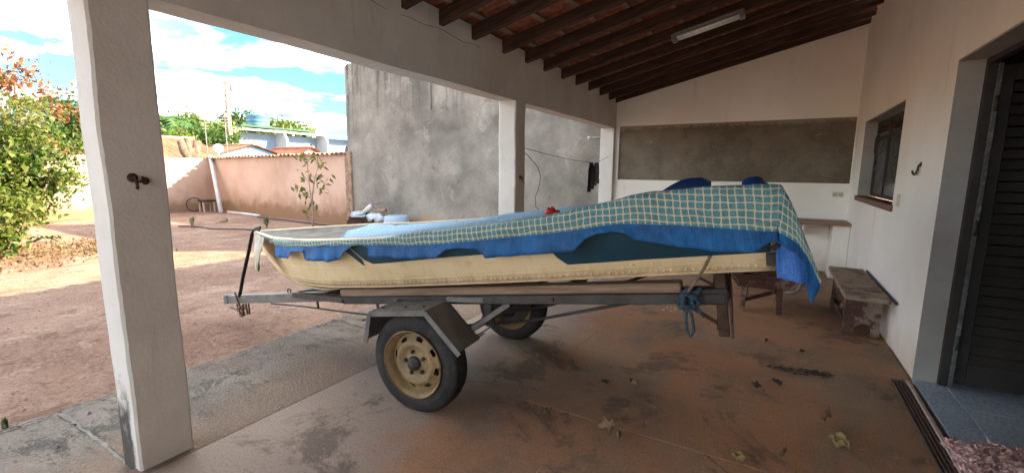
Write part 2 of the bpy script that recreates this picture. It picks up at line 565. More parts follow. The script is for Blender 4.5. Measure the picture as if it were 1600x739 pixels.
simple('blue_rope', (.035, .062, .082), .85, .35, 50, .6, dirt=(.2, .17, .12), dirt_amt=.5)
simple('rope_brown', (.18, .125, .085), .9, .35, 40, .6)
simple('blue_plastic', (.006, .028, .10), .35, .2, 5, .1, spec=.5)
simple('red_cloth', (.50, .03, .025), .7, .25, 25, .3)
simple('jeans', (.028, .026, .028), .9, .3, 18, .5)
simple('sock_gray', (.13, .12, .12), .9, .3, 22, .5)
simple('white_plastic', (.72, .71, .68), .4, .1, 5, .08, spec=.5, dirt=(.45, .40, .33), dirt_amt=.3)
simple('cream_plastic', (.62, .55, .40), .45, .1, 9, .05, spec=.5)
simple('tube_glass', (.78, .78, .76), .25, .05, 3, .03, spec=.6)
simple('lamp_body', (.20, .19, .18), .5, .3, 10, .2, dirt=(.08, .06, .05), dirt_amt=.6)
simple('gray_trim', (.33, .30, .265), .7, .15, 2, .25, dirt=(.22, .195, .165), dirt_amt=.4)
simple('black_metal', (.036, .029, .024), .6, .3, 6, .25, dirt=(.035, .03, .027), dirt_amt=.5)
simple('chipped_frame', (.10, .095, .09), .6, .4, 7, .3, dirt=(.34, .33, .31), dirt_amt=.85)
simple('dark_window', (.035, .030, .026), .5, .3, 8, .2, dirt=(.10, .07, .045), dirt_amt=.5)
simple('sill_brown', (.19, .095, .060), .6, .25, 6, .2, dirt=(.08, .05, .04), dirt_amt=.5)
simple('floor_tile', (.34, .40, .44), .28, .10, 5, .08, spec=.5, dirt=(.22, .23, .24), dirt_amt=.35)
simple('grout', (.60, .60, .57), .9, .2, 20, .3)
simple('mat_pile', (.60, .36, .32), .95, .35, 18, .5, dirt=(.72, .62, .56), dirt_amt=.7)
simple('dry_leaf', (.19, .12, .068), .75, .4, 30, .3, dirt=(.14, .08, .045), dirt_amt=.6)
simple('yellow_leaf', (.20, .14, .05), .6, .3, 30, .3, dirt=(.24, .17, .06), dirt_amt=.6)
simple('dark_leaf', (.055, .04, .03), .8, .4, 30, .3)
simple('twig', (.10, .07, .05), .9, .3, 30, .3)
simple('bark', (.15, .105, .075), .9, .4, 8, .6, dirt=(.06, .045, .035), dirt_amt=.6)
simple('pale_bark', (.30, .225, .17), .9, .3, 8, .6, dirt=(.13, .09, .06), dirt_amt=.5)
simple('pvc_white', (.52, .51, .49), .4, .12, 4, .1, spec=.5, dirt=(.38, .26, .18), dirt_amt=.4)
simple('tub_blue', (.30, .38, .45), .45, .1, 3, .1, spec=.4, dirt=(.4, .36, .3), dirt_amt=.35)
simple('sack_white', (.40, .43, .46), .7, .2, 9, .4, dirt=(.36, .30, .25), dirt_amt=.5)
simple('hose_black', (.018, .018, .018), .55, .2, 9, .2)
simple('stone', (.24, .165, .12), .9, .4, 14, .5)
simple('pole_wood', (.34, .20, .12), .85, .3, 3, .4, dirt=(.5, .42, .34), dirt_amt=.5)
simple('far_white', (.42, .44, .45), .8, .12, .5, .2, dirt=(.38, .38, .36), dirt_amt=.4)
simple('far_blue', (.19, .26, .34), .8, .12, .5, .2, dirt=(.25, .30, .34), dirt_amt=.4)
simple('far_sky_blue', (.20, .38, .52), .8, .12, .5, .2)
simple('far_shade', (.10, .12, .14), .7, .2, .8, .1)
simple('far_green', (.03, .075, .035), .7, .2, 1, .1)
simple('tank_blue', (.07, .17, .22), .5, .15, 1, .1, dirt=(.4, .45, .42), dirt_amt=.4)
simple('wire_dark', (.05, .05, .055), .6, .1, 2, .1)
simple('interior', (.16, .14, .12), .8, .2, 1.5, .2)
m_leaf('leaf_bush', [(.008, .026, .004), (.030, .072, .010), (.070, .118, .016), (.13, .152, .030), (.155, .155, .07)])
m_leaf('leaf_red', [(.07, .028, .014), (.15, .055, .025), (.22, .095, .04), (.12, .11, .035)])
m_leaf('leaf_dark', [(.02, .05, .01), (.04, .085, .018), (.075, .125, .025)])
m_leaf('leaf_mid', [(.035, .075, .012), (.075, .135, .02), (.15, .20, .035), (.20, .22, .06)])
m_leaf('leaf_palm', [(.03, .085, .018), (.06, .14, .03), (.10, .19, .045)])
m_leaf('leaf_sapling', [(.03, .055, .01), (.07, .105, .015), (.15, .15, .03), (.21, .17, .05)])
m_leaf('leaf_litter', [(.05, .028, .014), (.11, .065, .03), (.19, .12, .055), (.08, .075, .02)], .1)


def m_glass():
    t = NT('window_glass')
    p = t.obj()
    d = t.noise(p, 3, 6, .65)
    MAT['window_glass'] = t.done(t.mix(t.ramp(d, .3, .7), (.018, .022, .020), (.045, .05, .045)), t.ramp(d, .3, .7, .12, .35), None, spec=.5)


def m_cloth_blue():
    t = NT('woven_blue')
    u = t.uv()
    w_ = t.n('ShaderNodeTexWave', wave_type='BANDS', bands_direction='Y')
    t.l(u, w_.inputs[0])
    w_.inputs['Scale'].default_value = 5
    w_.inputs['Distortion'].default_value = 5
    w_.inputs['Detail Scale'].default_value = 8
    w_.inputs['Detail'].default_value = 4
    n_ = t.noise(u, 60, 4, .7)
    f = t.math('MULTIPLY', w_.outputs['Fac'], t.ramp(n_, .35, .6))
    MAT['woven_blue'] = t.done(t.mix(f, (.010, .075, .36), (.20, .42, .78)), .8, f, .5, .004, spec=.2)


m_glass(); m_cloth_blue()


# ------------------------------------------------------------------ mesh helpers
def link(name, me, mat=None, parent=None, smooth=False):
    o = bpy.data.objects.new(name, me)
    COL.objects.link(o)
    if mat:
        me.materials.append(MAT[mat] if isinstance(mat, str) else mat)
    if parent is not None:
        o.parent = parent
    if smooth:
        me.polygons.foreach_set('use_smooth', [True] * len(me.polygons))
    return o


class MB:
    """collects faces; build() links them as one mesh object"""
    def __init__(s):
        s.v = []
        s.f = []
        s.sm = []

    def add(s, v, f, smooth=False):
        n = len(s.v)
        s.v += [tuple(x) for x in v]
        s.f += [tuple(i + n for i in q) for q in f]
        s.sm += [smooth] * len(f)
        return s

    def box(s, lo, hi, bev=0., M=None):
        x0, y0, z0 = lo
        x1, y1, z1 = hi
        if bev > 0:
            b = min(bev, (x1 - x0) * .45, (y1 - y0) * .45, (z1 - z0) * .45)
            v = []
            for k, (z, i) in enumerate(((z0, b), (z0 + b, 0), (z1 - b, 0), (z1, b))):
                a0, a1, c0, c1 = x0 + i, x1 - i, y0 + i, y1 - i
                if i:
                    v += [(a0 + 0, c0, z), (a1, c0, z), (a1, c0, z), (a1, c1, z), (a1, c1, z), (a0, c1, z), (a0, c1, z), (a0, c0, z)]
                else:
                    v += [(a0 + b, c0, z), (a1 - b, c0, z), (a1, c0 + b, z), (a1, c1 - b, z), (a1 - b, c1, z), (a0 + b, c1, z), (a0, c1 - b, z), (a0, c0 + b, z)]
            # tidy duplicate end corners into chamfers
            f = []
            for r in range(3):
                for c in range(8):
                    f.append((r * 8 + c, r * 8 + (c + 1) % 8, r * 8 + 8 + (c + 1) % 8, r * 8 + 8 + c))
            f.append(tuple(range(7, -1, -1)))
            f.append(tuple(range(24, 32)))
        else:
            v = [(x0, y0, z0), (x1, y0, z0), (x1, y1, z0), (x0, y1, z0), (x0, y0, z1), (x1, y0, z1), (x1, y1, z1), (x0, y1, z1)]
            f = [(3, 2, 1, 0), (4, 5, 6, 7), (0, 1, 5, 4), (1, 2, 6, 5), (2, 3, 7, 6), (3, 0, 4, 7)]
        if M is not None:
            v = [M @ Vector(p) for p in v]
        return s.add(v, f)

    def bar(s, a, b, w, h, upv=(0, 0, 1), bev=0.):
        """box from a to b, w across, h tall"""
        a, b = Vector(a), Vector(b)
        d = (b - a)
        L = d.length
        d.normalize()
        x = d.cross(Vector(upv))
        if x.length < 1e-4:
            x = d.cross(Vector((1, 0, 0)))
        x.normalize()
        z = x.cross(d)
        M = Matrix(((d.x, x.x, z.x, a.x), (d.y, x.y, z.y, a.y), (d.z, x.z, z.z, a.z), (0, 0, 0, 1)))
        return s.box((0, -w / 2, -h / 2), (L, w / 2, h / 2), bev, M)

    def tube(s, pts, r, n=8, cap=True, smooth=True):
        pts = [Vector(p) for p in pts]
        rs = r if isinstance(r, (list, tuple)) else [r] * len(pts)
        v, f = [], []
        prev = None
        for i, p in enumerate(pts):
            d = (pts[min(i + 1, len(pts) - 1)] - pts[max(i - 1, 0)])
            if d.length < 1e-9:
                d = Vector((0, 0, 1))
            d.normalize()
            if prev is None:
                x = d.orthogonal().normalized()
            else:
                x = prev - d * prev.dot(d)
                x = x.normalized() if x.length > 1e-6 else d.orthogonal().normalized()
            prev = x
            y = d.cross(x)
            for k in range(n):
                a = 2 * math.pi * k / n
                v.append(p + (x * math.cos(a) + y * math.sin(a)) * rs[i])
        for i in range(len(pts) - 1):
            for k in range(n):
                f.append((i * n + k, i * n + (k + 1) % n, i * n + n + (k + 1) % n, i * n + n + k))
        if cap:
            f.append(tuple(range(n - 1, -1, -1)))
            f.append(tuple(range((len(pts) - 1) * n, len(pts) * n)))
        return s.add(v, f, smooth)

    def lathe(s, prof, c, axis=(0, 0, 1), n=32, smooth=True, skip=None):
        """prof: (radius, height along axis)"""
        c, ax = Vector(c), Vector(axis).normalized()
        x = ax.orthogonal().normalized()
        y = ax.cross(x)
        v, f = [], []
        for r, h in prof:
            for k in range(n):
                a = 2 * math.pi * k / n
                v.append(c + ax * h + (x * math.cos(a) + y * math.sin(a)) * r)
        for i in range(len(prof) - 1):
            for k in range(n):
                if skip and skip(i, k / n):
                    continue
                f.append((i * n + k, i * n + (k + 1) % n, i * n + n + (k + 1) % n, i * n + n + k))
        return s.add(v, f, smooth)

    def disc(s, c, axis, r, n=16):
        c, ax = Vector(c), Vector(axis).normalized()
        x = ax.orthogonal().normalized()
        y = ax.cross(x)
        return s.add([c + (x * math.cos(2 * math.pi * k / n) + y * math.sin(2 * math.pi * k / n)) * r for k in range(n)], [tuple(range(n))])

    def dome(s, c, axis, r, h, n=6):
        """a small rivet head"""
        c, ax = Vector(c), Vector(axis).normalized()
        x = ax.orthogonal().normalized()
        y = ax.cross(x)
        v = []
        for rr, hh in ((1, 0), (.75, .65)):
            for k in range(n):
                a = 2 * math.pi * k / n
                v.append(c + ax * h * hh + (x * math.cos(a) + y * math.sin(a)) * r * rr)
        v.append(c + ax * h)
        f = [(k, (k + 1) % n, n + (k + 1) % n, n + k) for k in range(n)] + [(n + k, n + (k + 1) % n, 2 * n) for k in range(n)]
        return s.add(v, f, True)

    def mesh(s, name, off=(0, 0, 0)):
        me = bpy.data.meshes.new(name)
        ox, oy, oz = off
        me.from_pydata([(x - ox, y - oy, z - oz) for x, y, z in s.v], [], s.f)
        me.polygons.foreach_set('use_smooth', s.sm)
        me.update()
        return me

    def build(s, name, mat, parent=None, off=None):
        """off: world point of the parent's origin (verts are in world axes); None for a top-level mesh puts the origin at its foot"""
        if off is None and parent is None:
            a = np.array(s.v)
            off = ((a[:, 0].min() + a[:, 0].max()) / 2, (a[:, 1].min() + a[:, 1].max()) / 2, a[:, 2].min())
            o = link(name, s.mesh(name, off), mat, None)
            o.location = off
            return o
        if off is None:
            off = (0, 0, 0)
        return link(name, s.mesh(name, off), mat, parent)


def empty(name, loc=(0, 0, 0)):
    o = bpy.data.objects.new(name, None)
    COL.objects.link(o)
    o.location = loc
    o.empty_display_size = .1
    return o


def tag(o, label, cat=None, group=None, kind=None):
    if label:
        o['label'] = label
    if cat:
        o['category'] = cat
    if group:
        o['group'] = group
    if kind:
        o['kind'] = kind
    return o


def structure(o, label=None):
    o['kind'] = 'structure'
    if label:
        o['label'] = label
    return o


def interp(x, tab):
    return float(np.interp(x, [t[0] for t in tab], [t[1] for t in tab]))


def nz(x, y=0., z=0.):
    return mnoise.noise(Vector((x, y, z)))


def jit(a):
    return random.uniform(-a, a)


# ------------------------------------------------------------------ ground
def build_ground():
    xs = np.unique(np.concatenate([np.linspace(-300, -24, 24), np.linspace(-24, -3.0, 150), np.linspace(-3, 12, 6), np.linspace(12, 300, 12)]))
    ys = np.unique(np.concatenate([np.linspace(-300, -6, 14), np.linspace(-6, 12, 130), np.linspace(12, 300, 24)]))
    v, f = [], []
    for i, x in enumerate(xs):
        for y in ys:
            h = -.065
            if -24 < x < -3.4 and -6 < y < 12:
                h += .018 * nz(x * .6, y * .6) + .012 * nz(x * 1.9, y * 1.4, 3) + .006 * nz(x * 5, y * 5, 9)
                h -= .03 * max(0, 1 - abs(x + 4.0) / .5) * .3
            if x < -26:
                h = -.1
            v.append((x, y, h))
    n = len(ys)
    for i in range(len(xs) - 1):
        for j in range(n - 1):
            f.append((i * n + j, i * n + n + j, i * n + n + j + 1, i * n + j + 1))
    b = MB().add(v, f, True)
    structure(b.build('ground', 'red_earth', None, (0, 0, 0)))


build_ground()

# rough apron between porch and yard, cast in bays with a ragged outer edge
apron = structure(MB().box((-3.68, -3.6, -.3), (-2.66, 8.25, -.075)).build('path', 'rough_concrete', None, (0, 0, 0)))


def apron_bay(y0, y1, seed):
    nx, ny = 16, max(8, int((y1 - y0) / .08))
    v, f = [], []
    for i in range(nx + 1):
        for j in range(ny + 1):
            y = y0 + (y1 - y0) * j / ny
            xo = -3.80 + .035 * nz(y * 2.1, seed) + .03 * nz(y * 7, seed + 4)
            x = xo + (-2.645 - xo) * i / nx
            z = -.035 + .012 * (i / nx) + .007 * nz(x * 4, y * 4, seed) + .006 * nz(x * 13, y * 13, seed)
            v.append((x, y, z))
    m = ny + 1
    for i in range(nx):
        for j in range(ny):
            f.append((i * m + j, i * m + m + j, i * m + m + j + 1, i * m + j + 1))
    rim = [j for j in range(m)]
    k = len(v)
    for j in rim:
        v.append((v[j][0] + .01, v[j][1], -.11))
    for j in range(ny):
        f.append((rim[j], rim[j + 1], k + j + 1, k + j))
    MB().add(v, f, True).build('slab', 'rough_concrete', apron, (0, 0, 0))


for k, (a, b) in enumerate(((-3.5, .835), (.85, 2.9), (2.912, 5.4), (5.412, 8.25))):
    apron_bay(a, b, k * 7.3)


# porch floor: bays with open joints
floor = structure(MB().box((-2.63, -3.5, -.4), (.99, 8.28, -.012)).build('floor', 'cement_floor', None, (0, 0, 0)))
for (y0, y1) in ((-3.5, 2.436), (2.444, 5.30), (5.306, 8.28)):
    MB().box((-2.63, y0, -.05), (1.02, y1, 0), .002).build('slab', 'cement_floor', floor, (0, 0, 0))
# smoothed border strip along the open edge
MB().box((-2.66, -3.5, -.25), (-2.56, 8.2, .003), .004).build('edge_strip', 'gray_trim' if False else 'rough_concrete', floor, (0, 0, 0))


simple('joint_filler', (.20, .18, .155), .9, .35, 14, .3, dirt=(.14, .12, .1), dirt_amt=.8)


def crack(pts, w, z, parent, mat='dark_leaf'):
    v, f = [], []
    P = []
    for i in range(len(pts) - 1):
        a, b = Vector((*pts[i], 0)), Vector((*pts[i + 1], 0))
        n = max(2, int((b - a).length / .03))
        for k in range(n):
            p = a.lerp(b, k / n)
            P.append((p.x + jit(.008), p.y + jit(.008)))
    P.append(pts[-1])
    for i, (x, y) in enumerate(P):
        d = Vector((P[min(i + 1, len(P) - 1)][0] - P[max(i - 1, 0)][0], P[min(i + 1, len(P) - 1)][1] - P[max(i - 1, 0)][1]))
        d.normalize()
        ww = w * (.5 + random.random())
        v += [(x - d.y * ww, y + d.x * ww, z), (x + d.y * ww, y - d.x * ww, z)]
    for i in range(len(P) - 1):
        f.append((2 * i, 2 * i + 1, 2 * i + 3, 2 * i + 2))
    MB().add(v, f).build('crack', mat, parent, (0, 0, 0))


crack([(-3.74, .842), (-3.2, .846), (-2.68, .840)], .011, -.027, apron, 'joint_filler')
crack([(-3.74 + .012 * math.sin(k * 1.3), -1.2 + k * .55) for k in range(16)], .005, -.019, apron)
crack([(-1.84, 2.444), (-1.62, 2.52), (-1.63, 2.74), (-1.57, 3.04), (-1.35, 3.4), (-1.3, 4.1)], .0022, .0035, floor)
crack([(-.2, 2.43), (.1, 2.2), (.2, 1.7), (.5, 1.2)], .002, .0035, floor)

# ------------------------------------------------------------------ the house with its porch
HX, HY = 1.0, 8.3        # inner faces of the house wall and of the end wall
SLOPE = .235
ZR = 2.74                # underside of the rafters over the beam


def roof_z(x):
    return ZR + SLOPE * (x + 2.6)


house = empty('house', (0, 0, 0))
tag(house, 'white plastered house with open porch under clay tiles on dark rafters', 'house')
Z0 = (0, 0, 0)
# house wall with door and window openings (reveals are the box sides)
D0, D1, DZ = 2.15, 4.15, 2.25
W0, W1, WZ0, WZ1 = 5.5, 7.6, 1.18, 2.18
w = MB()
for (y0, y1, z0, z1) in ((-5.5, D0, -.3, 3.62), (D0, D1, DZ, 3.62), (D1, W0, -.3, 3.62), (W0, W1, -.3, WZ0), (W0, W1, WZ1, 3.62), (W1, HY + .18, -.3, 3.62)):
    w.box((HX, y0, z0), (HX + .2, y1, z1))
w.build('wall', 'wall_paint', house)
# painted grey reveal round the door, 3 mm proud of the plaster inside the opening
t_ = MB()
t_.box((HX - .003, D1 - .012, 0), (HX + .129, D1 - .001, DZ - .001))
t_.box((HX - .003, D0 + .001, DZ - .013), (HX + .129, D1 - .013, DZ - .001))
t_.box((HX - .003, D0 + .001, 0), (HX + .129, D0 + .012, DZ - .014))
t_.build('door_reveal', 'gray_trim', house)
t_ = MB()
t_.box((HX + .001, W1 - .012, WZ0 + .03), (HX + .13, W1 - .001, WZ1 - .001))
t_.box((HX + .001, W0 + .001, WZ1 - .013), (HX + .13, W1 - .013, WZ1 - .001))
t_.build('window_reveal', 'gray_trim', house)

# end wall: plain plaster above and below, recessed strip of bare render between
g_ = MB()
gx0, gx1 = -2.86, HX + .2
for (z0, z1) in ((-.3, 1.35), (2.32, 2.72)):
    g_.box((gx0, HY, z0), (gx1, HY + .18, z1))
g_.box((gx0, HY, 1.35), (-2.53, HY + .18, 2.32))
g_.box((HX - .012, HY, 1.35), (gx1, HY + .18, 2.32))
# sloping top
zA, zB = 2.72, roof_z(gx1) + .13
g_.add([(gx0, HY, zA), (gx1, HY, zA), (gx1, HY, zB), (gx0, HY, roof_z(gx0) + .13), (gx0, HY + .18, zA), (gx1, HY + .18, zA), (gx1, HY + .18, zB), (gx0, HY + .18, roof_z(gx0) + .13)],
       [(0, 1, 2, 3), (5, 4, 7, 6), (3, 2, 6, 7), (1, 5, 6, 2), (4, 0, 3, 7)])
g_.build('end_wall', 'wall_paint', house)
MB().box((-2.53, HY + .022, 1.35), (HX - .012, HY + .17, 2.32)).build('bare_panel', 'bare_panel', house)
b_ = MB()
b_.box((-2.86, HY - .10, -.3), (-2.60, HY - .001, 2.30), .008)
b_.build('pilaster', 'column_paint', house)


# beam: a shallow wall carried by the columns, its top cut to the slope
def beam():
    b = MB()
    ny = 180
    y0, y1 = -2.98, HY - .002
    for (xa, za) in ((-2.60, None),):
        pass
    v, f = [], []
    for j in range(ny + 1):
        y = y0 + (y1 - y0) * j / ny
        d = .006 * nz(y * 1.7, 2.2) + .002 * nz(y * 7, 1.2)
        dz = .008 * nz(y * 1.3, 8.2) + .003 * nz(y * 8, 3.2) + .004 * max(0, nz(y * 19, 5.2))
        v += [(-2.60 + d, y, 2.285 + dz), (-2.60 + d, y, roof_z(-2.6) + .125), (-2.85, y, roof_z(-2.85) + .125), (-2.85, y, 2.30 + dz)]
    for j in range(ny):
        a = j * 4
        for k in range(4):
            f.append((a + k, a + (k + 1) % 4, a + 4 + (k + 1) % 4, a + 4 + k))
    f += [(3, 2, 1, 0), tuple(ny * 4 + k for k in range(4))]
    b.add(v, f)
    b.build('beam', 'column_paint', house)


beam()


def column(y0, y1, x0, x1):
    b = MB()
    n = 90
    rings = []
    for k in range(n + 1):
        z = -.3 + (2.31 + .3) * k / n
        e = .006 * nz(z * 1.6, y0) + .002 * nz(z * 9, y0 + 3)
        e2 = .006 * nz(z * 2.1, y0 + 7) + .002 * nz(z * 8, y0 + 5)
        bev = .010 + .005 * abs(nz(z * 6, y0 + 2)) + .006 * max(0, nz(z * 17, y0 + 9))
        a, c, p, q = x0 + e, x1 + e2, y0 + e2, y1 + e
        rings.append([(a + bev, p, z), (c - bev, p, z), (c, p + bev, z), (c, q - bev, z), (c - bev, q, z), (a + bev, q, z), (a, q - bev, z), (a, p + bev, z)])
    v = [p for r_ in rings for p in r_]
    f = []
    for k in range(n):
        for i in range(8):
            f.append((k * 8 + i, k * 8 + (i + 1) % 8, k * 8 + 8 + (i + 1) % 8, k * 8 + 8 + i))
    f.append(tuple(range(n * 8, n * 8 + 8)))
    b.add(v, f)
    return b.build('column', 'column_paint', house)


column(.83, 1.07, -2.80, -2.60)
column(4.55, 4.79, -2.83, -2.60)
column(-2.90, -2.66, -2.80, -2.60)

# roof: rafters, battens and tiles, and the plain continuation over the rooms
RO = MB()
RO.add([(1.0, -5.6, roof_z(1.0) + .17), (7, -5.6, roof_z(7) + .17), (7, 8.6, roof_z(7) + .17), (1.0, 8.6, roof_z(1.0) + .17),
        (1.0, -5.6, roof_z(1.0) + .24), (7, -5.6, roof_z(7) + .24), (7, 8.6, roof_z(7) + .24), (1.0, 8.6, roof_z(1.0) + .24)],
       [(3, 2, 1, 0), (4, 5, 6, 7), (0, 1, 5, 4), (1, 2, 6, 5), (2, 3, 7, 6), (3, 0, 4, 7)])
roof = RO.build('roof', 'clay_tile', house)
ANG = math.atan(SLOPE)
RYS = [-2.8, -2.3, -1.8, -1.29, -.78, -.27, .24, .75, 1.25, 1.76, 2.27, 2.78, 3.24, 3.72, 4.26, 4.78, 5.27, 5.81, 6.31, 6.84, 7.35, 7.85, 8.24]
RAFT_L = (HX + .02 + 3.22) / math.cos(ANG)
rme = None
for i, y in enumerate(RYS):
    if rme is None:
        b = MB()
        n = 14
        v, f = [], []
        for k in range(n + 1):
            x = RAFT_L * k / n
            v += [(x, -.03, 0), (x, .03, 0), (x, .03, .118), (x, -.03, .118)]
        for k in range(n):
            for q in range(4):
                f.append((k * 4 + q, k * 4 + (q + 1) % 4, k * 4 + 4 + (q + 1) % 4, k * 4 + 4 + q))
        f += [(3, 2, 1, 0), tuple(n * 4 + q for q in range(4))]
        b.add(v, f)
        rme = b.mesh('rafter')
        rme.materials.append(MAT['rafter_wood'])
    o = link('rafter', rme, None, roof)
    o.location = (-3.22, y + jit(.01), roof_z(-3.22) + jit(.006))
    o.rotation_euler = (jit(.02), -ANG + jit(.002), jit(.004))

# battens run along the porch
bm_ = MB().box((-.025, -3.0, 0), (.025, 8.45, .03), .003).mesh('batten')
bm_.materials.append(MAT['batten_wood'])
PITCH = .36
NROW = 12
for k in range(NROW):
    s_ = .05 + k * PITCH
    o = link('batten', bm_, None, roof)
    x = -3.22 + s_ * math.cos(ANG)
    o.location = (x, 0, roof_z(-3.22) + s_ * math.sin(ANG) + .120 / math.cos(ANG))
    o.rotation_euler = (jit(.0006), -ANG, jit(.0006))


# clay tile: shallow pan with a roll on one side, 0.43 long
def tile_mesh():
    prof = [(-.115, .035), (-.10, .012), (-.06, 0), (.02, 0), (.05, .006), (.065, .03), (.085, .052), (.11, .052), (.128, .034)]
    th = .011
    v, f = [], []
    n = len(prof)
    for (s_, dz) in ((0, .0), (.44, .0)):
        for (y, z) in prof:
            v.append((s_, y, z + dz))
        for (y, z) in prof:
            v.append((s_, y, z + dz + th))
    for i in range(n - 1):
        f.append((i + 1, i, 2 * n + i, 2 * n + i + 1))
        f.append((n + i, n + i + 1, 3 * n + i + 1, 3 * n + i))
        f.append((i, i + 1, n + i + 1, n + i))
        f.append((2 * n + i + 1, 2 * n + i, 3 * n + i, 3 * n + i + 1))
    f += [(0, n, 3 * n, 2 * n), (n - 1, 2 * n + n - 1, 3 * n + n - 1, n + n - 1)]
    b = MB()
    b.add(v, f)
    return b


tb = tile_mesh()
tme = tb.mesh('tile')
tme.materials.append(MAT['clay_tile'])
spots = []
for k in range(-0, NROW):
    for j in range(55):
        y = -2.95 + j * .2105
        s_ = -.03 + k * PITCH
        x = -3.22 + s_ * math.cos(ANG)
        z = roof_z(-3.22) + s_ * math.sin(ANG) + .153 / math.cos(ANG)
        d = Vector((x + .2, y, z)) - Vector((0, 0, CAM_H))
        dep = d.dot(fw)
        px_, py_ = (800 + F_PX * d.dot(rt2) / dep, 369 - F_PX * d.dot(up2) / dep) if dep > .2 else (-9999, -9999)
        inview = -60 < py_ < 330 and 560 < px_ < 1420
        spots.append((0 if inview else 1, dep if inview else abs(dep), x, y, z))
spots.sort()
rest = MB()
for i, (_, _, x, y, z) in enumerate(spots):
    M = Matrix.Translation((x, y + jit(.004), z + .004)) @ Matrix.Rotation(-ANG + .022, 4, 'Y') @ Matrix.Rotation(jit(.012), 4, 'Z') @ Matrix.Rotation(jit(.01), 4, 'X')
    if i < 300:
        o = link('tile', tme, None, roof)
        o.matrix_local = M
    else:
        rest.add([M @ Vector(p) for p in tb.v], tb.f)
tag(rest.build('tiles', 'clay_tile', roof), None, kind='stuff')

# thin dark crack in the plaster along the beam
MB().tube([(-2.5985 , 2.2 + i * .09, 2.69 + .035 * nz(i * .31) + .012 * nz(i * 1.3, 4)) for i in range(19)], .0022, 4).build('crack', 'dark_leaf', house)

# window: steel casement set 13 cm deep
win = MB()
wx = HX + .13
for (y0, y1, z0, z1) in ((W0, W1, WZ0 + .03, WZ0 + .07), (W0, W1, WZ1 - .055, WZ1 - .014), (W0, W0 + .04, WZ0 + .07, WZ1 - .055), (W1 - .053, W1 - .013, WZ0 + .07, WZ1 - .055)):
    win.box((wx, y0 + .001, z0), (wx + .04, y1 - .001, z1), .004)
window = win.build('window', 'dark_window', house)
ZT = WZ1 - .25
fr = MB()
fr.box((wx + .004, W0 + .041, ZT), (wx + .038, W1 - .054, ZT + .03), .003)
for y in (W0 + .7, W0 + 1.38):
    fr.box((wx + .002, y - .018, WZ0 + .07), (wx + .036, y + .018, ZT), .003)
    fr.box((wx + .002, y - .018, ZT + .03), (wx + .036, y + .018, WZ1 - .055), .003)
fr.build('mullion', 'dark_window', window)
for (y0, y1) in ((W0 + .041, W0 + .682), (W0 + .718, W0 + 1.362), (W0 + 1.398, W1 - .054)):
    MB().box((wx + .016, y0, WZ0 + .071), (wx + .022, y1, ZT - .001)).build('pane', 'window_glass', window)
    MB().box((wx + .016, y0, ZT + .031), (wx + .022, y1, WZ1 - .056)).build('pane', 'window_glass', window)
    # wrought scroll in the top light
    sc = MB()
    for q in range(5):
        cy = y0 + (y1 - y0) * (q + .5) / 5
        sc.tube([(wx + .006, cy + .05 * math.cos(a) * (1 - a / 14), ZT + .12 + .05 * math.sin(a) * (1 - a / 14)) for a in np.linspace(0, 9, 22)], .005, 5)
    sc.build('scroll', 'rusty_steel', window)
MB().box((HX - .025, W0 - .04, WZ0 - .035), (HX + .128, W1 + .02, WZ0 + .028), .006).build('sill', 'sill_brown', window)
hd = MB()
hd.tube([(wx - .005, W1 - .12, 1.75), (wx - .02, W1 - .12, 1.78), (wx - .02, W1 - .12, 1.95), (wx - .005, W1 - .12, 1.98)], .008, 6)
hd.build('handle', 'rusty_steel', window)

# door: steel louvred leaf swung inwards against the far side
door = MB()
lx0, lx1, ly0, ly1, lz0, lz1 = 1.207, 2.0, 4.165, 4.205, .035, 2.2
for (x0, x1, z0, z1) in ((lx0, lx0 + .075, lz0, lz1), (lx1 - .075, lx1, lz0, lz1), (lx0 + .075, lx1 - .075, lz0, lz0 + .16), (lx0 + .075, lx1 - .075, lz1 - .1, lz1)):
    door.box((x0, ly0, z0), (x1, ly1, z1), .004)
door_o = door.build('door', 'black_metal', house)
slat = MB()
n_sl = 27
sp = (lz1 - .1 - lz0 - .16) / n_sl
slat.add([(lx0 + .076, .0, 0), (lx1 - .076, .0, 0), (lx1 - .076, .032, sp * .80), (lx0 + .076, .032, sp * .80),
          (lx0 + .076, .005, 0), (lx1 - .076, .005, 0), (lx1 - .076, .036, sp * .80), (lx0 + .076, .036, sp * .80)],
         [(0, 1, 2, 3), (7, 6, 5, 4), (0, 4, 5, 1), (2, 6, 7, 3), (0, 3, 7, 4), (1, 5, 6, 2)])
sme = slat.mesh('slat')
sme.materials.append(MAT['black_metal'])
for k in range(n_sl):
    o = link('slat', sme, None, door_o)
    o.location = (0, ly0 + .003, lz0 + .16 + k * sp)
df = MB()
df.box((HX + .13, D1 - .045, .022), (HX + .178, D1 - .001, DZ - .001), .003)
df.box((HX + .13, D0 + .001, DZ - .045), (HX + .178, D1 - .046, DZ - .001), .003)
df.box((HX + .13, D0 + .001, .022), (HX + .178, D0 + .045, DZ - .046), .003)
df.build('door_frame', 'black_metal', door_o)
MB().box((HX + .1785, D1 - .052, .024), (HX + .204, D1 - .02, DZ - .05), .003).build('frame_stop', 'chipped_frame', door_o)
for z in (.35, 1.15, 1.95):
    MB().tube([(HX + .19, D1 - .062, z - .05), (HX + .19, D1 - .062, z + .05)], .011, 8).build('hinge', 'dark_steel', door_o)

# the dark room behind the door
room = MB()
room.box((1.2, .55, -.3), (4.6, 8.4, .008))
room.box((4.6, .55, -.3), (4.75, 8.4, 3.3))
room.box((1.2, 5.2, .008), (4.6, 5.3, 3.0))
room.box((1.2, .55, .008), (4.6, .7, 3.0))
room.box((1.2, .55, 3.0), (4.6, 8.4, 3.1))
room.build('room', 'interior', house)
